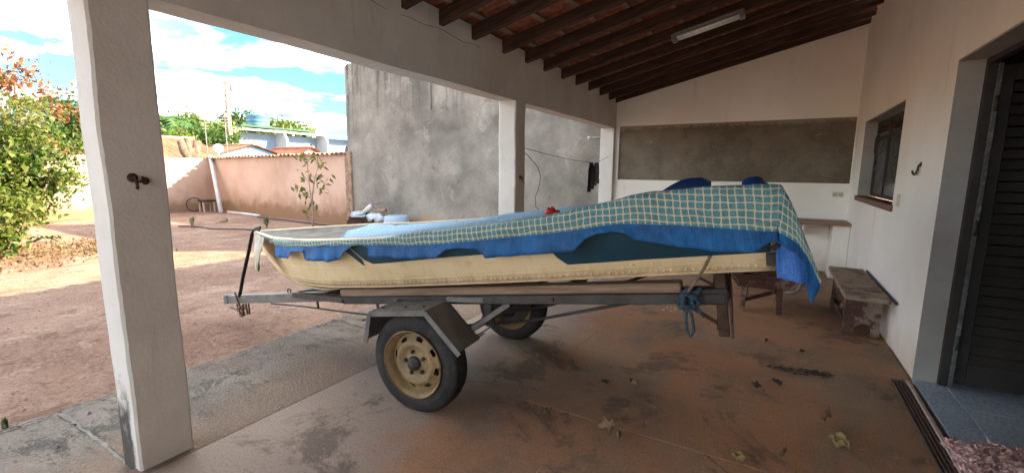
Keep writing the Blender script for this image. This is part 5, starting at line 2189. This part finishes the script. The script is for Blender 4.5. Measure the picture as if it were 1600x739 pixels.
tree('garden_tree', 'dark green tree between the bush and the nearest column', (-21.5, 6.2, -.06),
     [((-21.5, 6.0, 3.1), (1.0, 1.1, .8)), ((-21.6, 6.9, 2.7), (.8, .8, .7))], 80, 40, .18, 'leaf_dark', .1, 'bark', None, .35, None, 8)
tree('garden_tree', 'mid green hedge like tree beyond the rear wall at far left', (-22.0, 3.0, -.06),
     [((-22.0, 2.8, 2.2), (1.2, 1.8, 1.2))], 90, 40, .2, 'leaf_mid', .1, 'bark', None, .35, None, 8)


# sapling in front of the salmon wall
def sapling():
    base = Vector((-9.55, 6.85, -.07))
    e = empty('sapling', base)
    tag(e, 'slender young tree with drooping leaves before the salmon wall', 'tree')
    b = MB()
    stem = [base + Vector((0, 0, 0)), base + Vector((.02, .01, .5)), base + Vector((.03, .02, .95)), base + Vector((.12, .05, 1.35)), base + Vector((.22, .08, 1.62))]
    b.tube(stem, [.024, .02, .016, .012, .006], 8)
    s2 = [stem[1] + Vector((0, 0, -.05)), stem[1] + Vector((-.06, .02, .35)), stem[1] + Vector((-.10, .02, .75)), stem[1] + Vector((-.14, .03, 1.2)), stem[1] + Vector((-.06, .0, 1.42))]
    b.tube(s2, [.013, .011, .009, .007, .004], 7)
    cs = []
    tips = [((-.40, .05, 1.42), 9), ((-.45, -.1, 1.05), 7), ((-.30, .1, 1.75), 12), ((-.12, -.05, 1.85), 14), ((.08, .05, 1.82), 10), ((.30, .08, 1.70), 12), ((.48, .05, 1.60), 8),
            ((.60, .1, 1.30), 11), ((.42, -.1, 1.15), 7), ((.20, .1, 1.40), 12), ((.05, -.1, 1.35), 10), ((-.20, .0, .92), 14), ((-.16, .05, .66), 12), ((-.24, -.05, 1.15), 9), ((.30, .1, 1.02), 5), ((-.10, .05, .45), 5)]
    for (p, n_) in tips:
        P = base + Vector(p)
        near = min(stem[1:] + s2[1:], key=lambda q: (q - P).length + max(0, q.z - P.z) * 1.5)
        b.tube([near, near.lerp(P, .5) + Vector((0, 0, .05)), P], [.006, .0045, .003], 5)
        for q in range(int(n_ * .62)):
            cs.append(P + Vector((random.gauss(0, .075), random.gauss(0, .075), random.gauss(-.03, .07))))
    b.build('trunk', 'pale_bark', e, base)
    n = len(cs)
    me = leaf_mesh('crown', np.array([tuple(c - base) for c in cs]),   .12 + .09 * rng.random(n), np.clip(rng.normal(.45, .25, n), 0, 1), 1.4, .75)
    link('crown', me, 'leaf_sapling', e)


sapling()


def tuft(x, y, h, n, mat, label):
    b = MB()
    for q in range(n):
        a = random.uniform(0, 6.28)
        t_ = random.uniform(.3, 1)
        tip = Vector((x + h * .6 * t_ * math.cos(a), y + h * .6 * t_ * math.sin(a), h * (1.1 - .5 * t_)))
        p = Vector((x, y, -.07))
        s_ = Vector((-math.sin(a), math.cos(a), 0)) * .012
        m_ = p.lerp(tip, .55) + Vector((0, 0, h * .2))
        b.add([p - s_, p + s_, m_ + s_, m_ - s_, tip], [(0, 1, 2, 3), (3, 2, 4)])
    tag(b.build('weed', mat), label, 'weed')


simple('weed_green', (.10, .15, .06), .8, .4, 20, .1)
simple('weed_dry', (.30, .25, .16), .8, .3, 20, .1)
tuft(-11.6, 6.95, .26, 34, 'weed_green', 'green weed tuft on the dirt just beyond the bow')
tuft(-13.2, 5.9, .30, 26, 'weed_dry', 'dry grey weed beside the black hose in the yard')
tuft(-3.82, .62, .035, 14, 'weed_green', 'tiny green weed at the edge of the concrete apron')

# leaf litter under the bush, gravel on the dirt
n = 3600
lx = -11.2 + rng.normal(0, .75, n)
lyy = .2 + rng.random(n) * 3.9
lx = lx - (lyy - 2) * .15
cen = np.stack([lx, lyy, -.055 + rng.random(n) * .02], axis=1)
lm = leaf_mesh('leaf_litter', cen, .035 + .04 * rng.random(n), rng.random(n), 0.)
o = link('leaf_litter', lm, 'leaf_litter')
tag(o, 'scattered dry leaf litter on the dirt before the bush', 'leaf litter', kind='stuff')
b = MB().tube([(-13.25, 2.95, -.05), (-13.05, 3.05, .05), (-12.85, 3.12, .03), (-12.6, 3.2, -.05)], [.02, .03, .025, .01], 6)
for q in range(14):
    t_ = random.random()
    p = Vector((-13.2 + .6 * t_, 2.95 + .25 * t_, .02))
    d = Vector((jit(.25), jit(.25), random.uniform(.02, .16)))
    s_ = Vector((-d.y, d.x, 0)).normalized() * .03
    b.add([p, p + d * .5 + s_, p + d, p + d * .5 - s_], [(0, 1, 2, 3)])
tag(b.build('fallen_branch', 'weed_green'), 'fallen branch with wilted leaves on the sunlit dirt', 'branch')

gr = MB()
for q in range(2600):
    x, y = -3.9 - 12 * rng.random() ** 1.4, rng.uniform(-1.5, 8.2)
    s_ = .004 + .013 * rng.random() ** 3
    z = -.062 + .018 * nz(x * .6, y * .6) + .012 * nz(x * 1.9, y * 1.4, 3)
    a = rng.random() * 6.28
    gr.add([(x + s_ * math.cos(a), y + s_ * math.sin(a), z), (x + s_ * .8 * math.cos(a + 2.1), y + s_ * .8 * math.sin(a + 2.1), z), (x + s_ * math.cos(a + 4.2), y + s_ * math.sin(a + 4.2), z), (x, y, z + s_ * .8)],
           [(0, 1, 3), (1, 2, 3), (2, 0, 3)])
for q in range(500):
    x, y = rng.uniform(-3.75, -2.7), rng.uniform(-1, 8)
    s_ = .004 + .014 * rng.random() ** 3
    z = -.03
    a = rng.random() * 6.28
    gr.add([(x + s_ * math.cos(a), y + s_ * math.sin(a), z), (x + s_ * .8 * math.cos(a + 2.1), y + s_ * .8 * math.sin(a + 2.1), z), (x + s_ * math.cos(a + 4.2), y + s_ * math.sin(a + 4.2), z), (x, y, z + s_ * .9)],
           [(0, 1, 3), (1, 2, 3), (2, 0, 3)])
tag(gr.build('gravel', 'stone'), 'loose pebbles and grit over the red dirt and apron', 'gravel', kind='stuff')
for (x, y, s_, lab) in ((-3.55, 3.05, .06, 'broken lump of concrete on the apron left of the fender'), (-3.75, 2.75, .045, 'small broken stone at the outer edge of the apron'), (-13.9, 7.05, .14, 'squat stump like stone on the dirt near the rear wall')):
    v = []
    for i in range(5):
        for k in range(8):
            ph, a = i / 4 * math.pi * .5, k / 8 * 6.283
            r_ = s_ * math.cos(ph) * (1 + .3 * nz(k * 1.3, i, x))
            v.append((x + r_ * math.cos(a), y + r_ * .8 * math.sin(a), -.05 + s_ * .8 * math.sin(ph) + .01 * nz(k, i)))
    f = [(i * 8 + k, i * 8 + (k + 1) % 8, i * 8 + 8 + (k + 1) % 8, i * 8 + 8 + k) for i in range(4) for k in range(8)]
    tag(MB().add(v, f).build('stone', 'stone'), lab, 'stone')

# ------------------------------------------------------------------ yard clutter
b = MB().tube([(-16.7, 8.40, -.06), (-17.3, 8.6, .95), (-17.95, 8.82, 1.93)], .07, 10)
tag(b.build('drain_pipe', 'pvc_white'), 'thick white pipe leaning in the corner of the yard walls', 'pipe')
b = MB().tube([(-16.35, 8.45, -.02), (-15.3, 8.42, -.02), (-14.3, 8.36, -.02)], .045, 8)
tag(b.build('drain_pipe', 'pvc_white'), 'white pipe lying on the dirt along the salmon wall', 'pipe')
b = MB().tube([(-14.2 + i * .5, 8.22 - i * .025 + .03 * nz(i * .7), -.045) for i in range(9)], .018, 6)
tag(b.build('cable', 'hose_black'), 'black cable lying along the foot of the salmon wall', 'cable')
b = MB().tube([(-13.6 + i * .14, 5.75 + i * .035 + .10 * math.sin(i * .5), -.045) for i in range(20)], .016, 6)
tag(b.build('hose', 'hose_black'), 'dark hose lying across the shaded dirt', 'hose')
bk = empty('hoop_stand', (-17.6, 8.2, -.06))
O_ = (-17.6, 8.2, -.06)
tag(bk, 'dark wire hoop and small stand by the rear corner', 'stand')
b = MB().tube([(-17.75, 8.05 + .24 * math.cos(a), .20 + .24 * math.sin(a)) for a in np.linspace(0, 6.3, 24)], .016, 6)
b.build('hoop', 'hose_black', bk, O_)
for (dx, dy) in ((-.15, .15), (.15, .15), (-.15, .5), (.15, .5)):
    MB().bar((-17.55 + dx, 8.05 + dy, -.07), (-17.55 + dx * .8, 8.05 + dy, .3), .04, .04, upv=(1, 0, 0)).build('leg', 'pale_plank', bk, O_)
MB().box((-17.74, 8.16, .30), (-17.36, 8.6, .35), .008).build('stand_top', 'hose_black', bk, O_)

# wheelbarrow with rubbish, tub beside it
wbw = empty('wheelbarrow', (-8.9, 7.95, -.06))
O_ = (-8.9, 7.95, -.06)
tag(wbw, 'rusty wheelbarrow at the corner of the grey wall', 'wheelbarrow')
b = MB()
v = [(-9.05, 7.75, .06), (-8.45, 7.75, .06), (-8.45, 8.15, .06), (-9.05, 8.15, .06), (-9.22, 7.62, .30), (-8.30, 7.62, .30), (-8.30, 8.28, .30), (-9.22, 8.28, .30)]
b.add(v, [(3, 2, 1, 0), (0, 1, 5, 4), (1, 2, 6, 5), (2, 3, 7, 6), (3, 0, 4, 7)])
b.build('tray', 'rusty_steel', wbw, O_)
b = MB().lathe([(.08, -.035), (.15, -.045), (.175, -.03), (.18, 0), (.175, .03), (.15, .045), (.08, .035)], (-9.12, 7.70, .115), (.25, -1, 0), 24)
b.lathe([(.08, .03), (.03, .05), (.001, .05)], (-9.12, 7.70, .115), (.25, -1, 0), 20)
b.build('wheel', 'rusty_steel', wbw, O_)
for y in (7.70, 8.2):
    MB().tube([(-9.15, 7.95, .10), (-8.9, y, .05), (-8.3, y, .12), (-7.85, y, .22)], .018, 7).build('handle', 'dark_steel', wbw, O_)
    MB().tube([(-8.5, y, .09), (-8.45, y, -.06)], .016, 6).build('leg', 'dark_steel', wbw, O_)


def sack(c, r_, seed, mat, label, cat='sack', group='rubbish in the wheelbarrow'):
    v, f = [], []
    for i in range(9):
        for k in range(14):
            ph, a = -math.pi / 2 + math.pi * i / 8, 6.283 * k / 14
            d = Vector((math.cos(ph) * math.cos(a), math.cos(ph) * math.sin(a), math.sin(ph)))
            s_ = 1 + .32 * nz(d.x * 1.8 + seed, d.y * 1.8, d.z * 1.8) + .12 * nz(d.x * 5, d.y * 5 + seed, d.z * 5)
            v.append((c[0] + d.x * r_[0] * s_, c[1] + d.y * r_[1] * s_, c[2] + d.z * r_[2] * s_))
    for i in range(8):
        for k in range(14):
            f.append((i * 14 + k, i * 14 + (k + 1) % 14, i * 14 + 14 + (k + 1) % 14, i * 14 + 14 + k))
    tag(MB().add(v, f).build('sack', mat), label, cat, group)


sack((-9.02, 7.78, .36), (.26, .18, .09), 3, 'sack_white', 'pale blue white sack over the left end of the wheelbarrow')
sack((-8.42, 7.80, .30), (.30, .17, .13), 8, 'sack_white', 'larger pale sack slumped over the right end of the wheelbarrow')
sack((-8.75, 7.95, .34), (.22, .16, .08), 14, 'jeans', 'dark rags heaped in the middle of the wheelbarrow')
b = MB().tube([(-8.86, 7.80, .40), (-8.62, 7.86, .60)], .06, 10)
tag(b.build('pipe_offcut', 'pvc_white'), 'short white pipe offcut on the wheelbarrow load', 'pipe', 'pipe offcuts on the wheelbarrow')
b = MB().tube([(-8.50, 7.90, .46), (-8.20, 7.93, .50)], .055, 10)
tag(b.build('pipe_offcut', 'clay_coping'), 'short tan pipe offcut on the wheelbarrow load', 'pipe', 'pipe offcuts on the wheelbarrow')
for (a, c, lab) in (((-9.1, 7.9, .46), (-8.3, 8.0, .70), 'dark stick rising to the right from the wheelbarrow load'), ((-8.95, 7.85, .66), (-8.45, 7.95, .50), 'dark stick crossing the other on the wheelbarrow load'), ((-8.35, 7.85, .38), (-7.7, 7.9, .44), 'thin stick poking out over the pale tub')):
    tag(MB().tube([a, ((a[0] + c[0]) / 2, (a[1] + c[1]) / 2, (a[2] + c[2]) / 2 + .02), c], [.012, .010, .006], 6).build('stick', 'bark'), lab, 'stick', 'sticks on the wheelbarrow')
tbm = empty('plastic_tub', (-7.86, 7.95, -.06))
O_ = (-7.86, 7.95, -.06)
tag(tbm, 'pale blue upturned plastic tub beside the wheelbarrow', 'tub')
b = MB().lathe([(.34, 0), (.345, .03), (.33, .05), (.30, .40), (.28, .44), (.24, .46), (.001, .46)], (-7.86, 7.95, -.06), (0, 0, 1), 28)
b.build('shell', 'tub_blue', tbm, O_)
b = MB().lathe([(.355, .02), (.36, .035), (.355, .05), (.335, .05)], (-7.86, 7.95, -.06), (0, 0, 1), 28)
b.build('rim', 'tub_blue', tbm, O_)


# ------------------------------------------------------------------ beyond the walls
def corrugated_roof(name, e, O, p00, p10, p01, p11, mat, n=40, m_=2, amp=.05):
    """ridge p00-p10, eave p01-p11, corrugations running down the slope"""
    p00, p10, p01, p11 = map(Vector, (p00, p10, p01, p11))
    v, f = [], []
    k_ = n * 4
    for i in range(k_ + 1):
        t_ = i / k_
        a, b_ = p00.lerp(p10, t_), p01.lerp(p11, t_)
        h = amp * (.5 + .5 * math.cos(t_ * n * 2 * math.pi)) + .01 * nz(t_ * 30, p00.x)
        v += [(a.x, a.y, a.z + h), (b_.x, b_.y, b_.z + h)]
    for i in range(k_):
        f.append((2 * i, 2 * i + 1, 2 * i + 3, 2 * i + 2))
    return MB().add(v, f, True).build(name, mat, e, O)


# low house with orange roof behind the rear wall
def low_house(x0, x1, y0, y1, zw, zr, wallmat, label, ridge_along='y'):
    c = ((x0 + x1) / 2, (y0 + y1) / 2, -.1)
    e = empty('low_house', c)
    tag(e, label, 'house')
    b = MB().box((x0, y0, -.1), (x1, y1, zw))
    xm, ym = (x0 + x1) / 2, (y0 + y1) / 2
    if ridge_along == 'y':
        for yy in (y0, y1):
            b.add([(x0, yy, zw), (x1, yy, zw), (xm, yy, zr - .06)], [(0, 1, 2)])
    else:
        for xx in (x0, x1):
            b.add([(xx, y0, zw), (xx, y1, zw), (xx, ym, zr - .06)], [(0, 1, 2)])
    b.build('wall', wallmat, e, c)
    ov = .35
    if ridge_along == 'y':
        sl_ = (zr - zw) / (x1 - xm)
        for s_ in (1, -1):
            ex = xm + s_ * ((x1 - xm) + ov)
            ze = zw - sl_ * ov
            corrugated_roof('roof', e, c, (xm, y0 - ov, zr), (xm, y1 + ov, zr), (ex, y0 - ov, ze), (ex, y1 + ov, ze), 'clay_roof_far', int((y1 - y0) / .25))
        MB().tube([(xm, y0 - ov, zr + .04), (xm, y1 + ov, zr + .04)], .09, 8).build('ridge', 'clay_coping', e, c)
    else:
        sl_ = (zr - zw) / (y1 - ym)
        for s_ in (1, -1):
            ey = ym + s_ * ((y1 - ym) + ov)
            ze = zw - sl_ * ov
            corrugated_roof('roof', e, c, (x0 - ov, ym, zr), (x1 + ov, ym, zr), (x0 - ov, ey, ze), (x1 + ov, ey, ze), 'clay_roof_far', int((x1 - x0) / .25))
        MB().tube([(x0 - ov, ym, zr + .04), (x1 + ov, ym, zr + .04)], .09, 8).build('ridge', 'clay_coping', e, c)
    return e, c


low_house(-33, -27, 7.5, 13.6, 2.1, 3.15, 'far_white', 'low house with orange tile roof behind the sunlit wall', 'y')
low_house(-37.5, -30.5, 15.0, 20.2, 2.2, 3.02, 'far_sky_blue', 'low house with sky blue gable and orange roof beside the pole', 'x')
low_house(-33, -29, 19.4, 22.6, 2.05, 2.98, 'far_white', 'small orange roofed outbuilding in front of the row houses', 'x')


# row houses with fin walls
def row_house():
    X = -52.
    c = (X - 3, 36, -.1)
    e = empty('row_house', c)
    tag(e, 'long pale blue row of houses with white fin walls on the skyline', 'building')
    e.scale = (1, 1, 1.09)
    y0, y1 = 22.0, 48.0
    MB().box((X - 7, y0, -.1), (X, y1, 5.0)).build('wall', 'far_blue', e, c)
    b = MB()
    b.add([(X - 7.3, y0 - .4, 5.75), (X + 1.6, y0 - .4, 5.15), (X + 1.6, y1 + .4, 5.15), (X - 7.3, y1 + .4, 5.75), (X - 7.3, y0 - .4, 5.92), (X + 1.6, y0 - .4, 5.35), (X + 1.6, y1 + .4, 5.35), (X - 7.3, y1 + .4, 5.92)],
          [(3, 2, 1, 0), (4, 5, 6, 7), (0, 1, 5, 4), (1, 2, 6, 5), (2, 3, 7, 6), (3, 0, 4, 7)])
    b.build('roof', 'far_white', e, c)
    for y in (22.2, 27.2, 33.0, 38.6, 44.2):
        b = MB()
        pr_ = [(X, -.1), (X + 2.1, -.1), (X + 2.1, 4.55), (X + 1.5, 5.40), (X, 5.55)]
        n = len(pr_)
        v = [(x, y, z) for x, z in pr_] + [(x, y + .22, z) for x, z in pr_]
        b.add(v, [tuple(range(n)), tuple(range(2 * n - 1, n - 1, -1))] + [(i, n + i, n + (i + 1) % n, (i + 1) % n) for i in range(n)])
        b.build('fin_wall', 'far_white', e, c)
    for (y, z0, z1, w_) in ((24.5, 3.3, 4.3, 1.2), (30.0, 3.3, 4.3, 1.2), (36.9, 3.2, 4.2, 1.0), (43.0, 3.2, 4.3, 1.2), (46.0, 3.2, 4.3, 1.2)):
        fr_ = MB().box((X + .002, y - .08, z0 - .08), (X + .06, y + w_ + .08, z1 + .08)).build('window', 'far_white', e, c)
        for k in range(2):
            MB().box((X + .061, y + k * w_ / 2 + .03, z0), (X + .075, y + (k + 1) * w_ / 2 - .03, z1)).build('pane', 'far_shade', fr_, c)
    for y in (41.0, 34.4):
        d_ = MB().box((X + .002, y, 2.0), (X + .05, y + 1.0, 4.1)).build('door', 'far_shade', e, c)
    b = MB()
    b.box((X + 2.0, y0, 2.4), (X + 2.06, y1, 2.5))
    b.box((X + 2.0, y0, 2.9), (X + 2.06, y1, 2.98))
    for k in range(60):
        y = y0 + (y1 - y0) * k / 60
        b.box((X + 2.01, y, 1.9), (X + 2.05, y + .06, 2.9))
    b.build('railing', 'far_white', e, c)
    b = MB().box((X, y0, 1.75), (X + 2.1, y1, 1.9))
    b.build('balcony', 'far_white', e, c)


row_house()

# green platform with water tank
gp = empty('tank_platform', (-58, 34, -.1))
O_ = (-58, 34, -.1)
tag(gp, 'green steel platform and roof frame carrying the water tank', 'platform')
for (x, y) in ((-60, 31.6), (-56, 31.6), (-60, 39.6), (-56, 39.6)):
    MB().box((x - .2, y - .2, -.1), (x + .2, y + .2, 6.9)).build('post', 'far_green', gp, O_)
MB().box((-60.6, 31.0, 6.45), (-55.4, 41.0, 6.68)).build('deck', 'far_green', gp, O_)
b = MB()
for k in range(10):
    b.box((-55.6, 36.4 + .0, 4.5 + k * .22), (-55.5, 37.4, 4.56 + k * .22))
for y in (36.35, 37.4):
    b.box((-55.62, y, 4.3), (-55.5, y + .08, 7.1))
b.build('ladder', 'clay_coping', gp, O_)
wtk = empty('water_tank', (-58, 34.6, 6.68))
O_ = (-58, 34.6, 6.68)
tag(wtk, 'round pale blue water tank on the green platform', 'tank')
b = MB().lathe([(.001, 0), (1.2, 0), (1.24, .1), (1.28, .5), (1.26, .54), (1.30, .58), (1.34, .95), (1.32, .99), (1.37, 1.03), (1.40, 1.4)], (-58, 34.6, 6.68), (0, 0, 1), 36)
b.build('shell', 'tank_blue', wtk, O_)
b = MB().lathe([(1.44, 1.38), (1.46, 1.47), (1.3, 1.53), (.6, 1.66), (.001, 1.7)], (-58, 34.6, 6.68), (0, 0, 1), 36)
b.build('lid', 'tank_blue', wtk, O_)

# utility pole and wires
up_ = empty('utility_pole', (-44, 23.5, -.1))
O_ = (-44, 23.5, -.1)
tag(up_, 'tall weathered utility pole rising above the orange roofs', 'pole')
b = MB()
b.add([(-44 + sx * w_, 23.5 + sy * w_ * 1.1, z) for (z, w_) in ((-.1, .19), (9.3, .10)) for (sx, sy) in ((-1, -1), (1, -1), (1, 1), (-1, 1))],
      [(0, 1, 5, 4), (1, 2, 6, 5), (2, 3, 7, 6), (3, 0, 4, 7), (4, 5, 6, 7)])
b.build('shaft', 'pole_wood', up_, O_)
st_ = MB()
for k in range(14):
    z = 1.0 + k * .58
    w_ = .19 - .09 * z / 9.3
    MB().box((-44 + w_ * .2, 23.5 - w_ * .75, z), (-44 + w_ + .012, 23.5 + w_ * .75, z + .25)).build('recess', 'far_white', up_, O_)

for z in (9.1, 8.0, 7.4):
    MB().box((-44.12, 23.28, z), (-43.88, 23.72, z + .08), .01).build('insulator_arm', 'dark_steel', up_, O_)
b = MB().lathe([(.001, .0), (.16, .0), (.18, .1), (.18, .6), (.1, .7), (.001, .7)], (-43.75, 23.85, 8.4), (0, 0, 1), 14)
b.build('transformer', 'lamp_body', up_, O_)

for i, (z, zl, zr_) in enumerate(((9.2, 9.6, 9.3), (9.0, 9.2, 8.9), (8.1, 8.7, 8.2), (7.9, 8.4, 7.9), (7.5, 8.0, 7.3))):
    P = []
    for t_ in np.linspace(-1, 1, 33):
        y = 23.5 + t_ * 40
        x = -44 + t_ * (-6)
        end = zl if t_ < 0 else zr_
        P.append((x, y, z + (end - z) * abs(t_) - 1.0 * (1 - (2 * abs(t_) - 1) ** 2)))
    names = ('topmost', 'second', 'third', 'fourth', 'lowest')
    tag(MB().tube(P, .022, 5).build('power_line', 'wire_dark'), '%s of the power lines crossing the sky past the pole' % names[i], 'wire', 'power lines')

# pruned trunk behind the wall
b = MB()
base = Vector((-23.5, 10.7, -.1))
e = empty('pruned_tree', base)
tag(e, 'brown pruned tree with stubby bare limbs behind the rear wall', 'tree')
b.tube([base, base + Vector((0, 0, 1.2)), base + Vector((0, .05, 2.0))], [.3, .26, .28], 9)
for (dy, dz, r_) in ((-.38, .92, .17), (-.1, 1.05, .15), (.32, .95, .17), (.12, .6, .14)):
    b.tube([base + Vector((0, .02, 1.8)), base + Vector((.05, dy * .7, 1.85 + dz * .5)), base + Vector((.05, dy, 1.9 + dz))], [r_, r_ * 1.1, r_ * .9], 8)
b.build('trunk', 'bark', e, base)

# satellite dish by the wall
b = MB().lathe([(.001, 0), (.09, .012), (.18, .042), (.23, .072), (.225, .076), (.175, .05), (.001, .01)], (-24.5, 12.45, 2.45), (.9, -.3, .35), 24)
b.tube([(-24.5, 12.45, 2.45), (-24.6, 12.5, 1.9), (-24.6, 12.5, -.1)], .03, 6)
tag(b.build('satellite_dish', 'white_plastic'), 'small white satellite dish above the corner of the yard walls', 'dish')
for (x, y, h, lab) in ((-26.5, 12.9, 4.3, 'thin antenna mast left of the utility pole'), (-27, 14.2, 4.6, 'thin antenna mast just beside the utility pole')):
    b = MB().tube([(x, y, -.1), (x, y, h)], .025, 6)
    for k in range(5):
        b.bar((x - .02, y - .35 + .04 * k, h - .1 - k * .16), (x - .02, y + .35 - .04 * k, h - .1 - k * .16), .02, .02)
    tag(b.build('antenna_mast', 'galvanised'), lab, 'antenna', 'antenna masts')


# palm
def palm(base, h, n, L_, label):
    base = Vector(base)
    e = empty('palm_tree', base)
    tag(e, label, 'tree', 'palms beyond the houses')
    b = MB().tube([base, base + Vector((.1, .1, h * .5)), base + Vector((0, .2, h))], [.22, .17, .15], 8)
    b.build('trunk', 'bark', e, base)
    c = Vector((base.x, base.y + .2, base.z + h))
    v, f, tones = [], [], []
    for q in range(n):
        a = q * 2.4 + jit(.2)
        el = random.uniform(.1, 1.25)
        d = Vector((math.cos(a), math.sin(a), 0))
        tone = random.random()
        ribs = []
        for k in range(9):
            t_ = k / 8
            ribs.append(c + d * L_ * t_ * math.cos(el * (1 - .5 * t_)) + Vector((0, 0, L_ * (t_ * math.sin(el) - .75 * t_ * t_))))
        sd = Vector((-d.y, d.x, 0))
        for k in range(1, 9):
            for s_ in (-1, 1):
                for j in range(2):
                    p = ribs[k - 1].lerp(ribs[k], j * .5)
                    tip = p + sd * s_ * L_ * .26 * (1 - .5 * abs(k / 8 - .4)) + (ribs[k] - ribs[k - 1]) * .9 + Vector((0, 0, -.1 * L_ * random.random()))
                    w_ = (ribs[k] - ribs[k - 1]) * .28
                    i0 = len(v)
                    v += [p - w_, p + w_, tip]
                    f.append((i0, i0 + 1, i0 + 2))
                    tones += [tone] * 3
    mb = MB().add(v, f)
    me = mb.mesh('crown', base)
    at = me.attributes.new('tone', 'FLOAT', 'POINT')
    at.data.foreach_set('value', tones)
    link('crown', me, 'leaf_palm', e)


palm((-41, 17.0, -.1), 4.9, 22, 2.6, 'palm with arching fronds nearest the first column')
palm((-44, 19.3, -.1), 4.0, 20, 2.4, 'shorter palm right of the tallest fronds')
tree('far_tree', 'round crowned green tree left of the utility pole', (-46, 21.7, -.1),
     [((-46, 21.6, 4.6), (2.0, 2.2, 1.7)), ((-46, 23.6, 4.5), (1.8, 1.6, 1.3))], 110, 36, .34, 'leaf_mid', .25, 'bark', 'trees beyond the houses', .6, None, 6)
tree('far_tree', 'low yellow green foliage below the palms', (-36, 14.6, -.1),
     [((-36, 14.6, 2.9), (1.4, 2.3, 1.1))], 70, 34, .28, 'leaf_bush', .2, 'bark', 'trees beyond the houses', .5, None, 4)
tree('far_tree', 'dark low foliage right of the palms', (-38, 18.2, -.1),
     [((-38, 18.3, 3.4), (1.4, 2.4, 1.0))], 70, 34, .3, 'leaf_dark', .2, 'bark', 'trees beyond the houses', .5, None, 4)
tree('far_tree', 'green tree showing over the row houses right of the tank', (-75, 52, -.1),
     [((-75, 51, 7.6), (3, 4.0, 2.6)), ((-75, 46.5, 7.4), (3, 3.0, 2.2))], 110, 34, .55, 'leaf_mid', .35, 'bark', 'trees beyond the houses', .9, None, 4)
tree('far_tree', 'dark tree behind the water tank platform', (-78, 44, -.1),
     [((-78, 43.5, 8.4), (3, 4.5, 2.6))], 90, 34, .55, 'leaf_dark', .35, 'bark', 'trees beyond the houses', .9, None, 4)
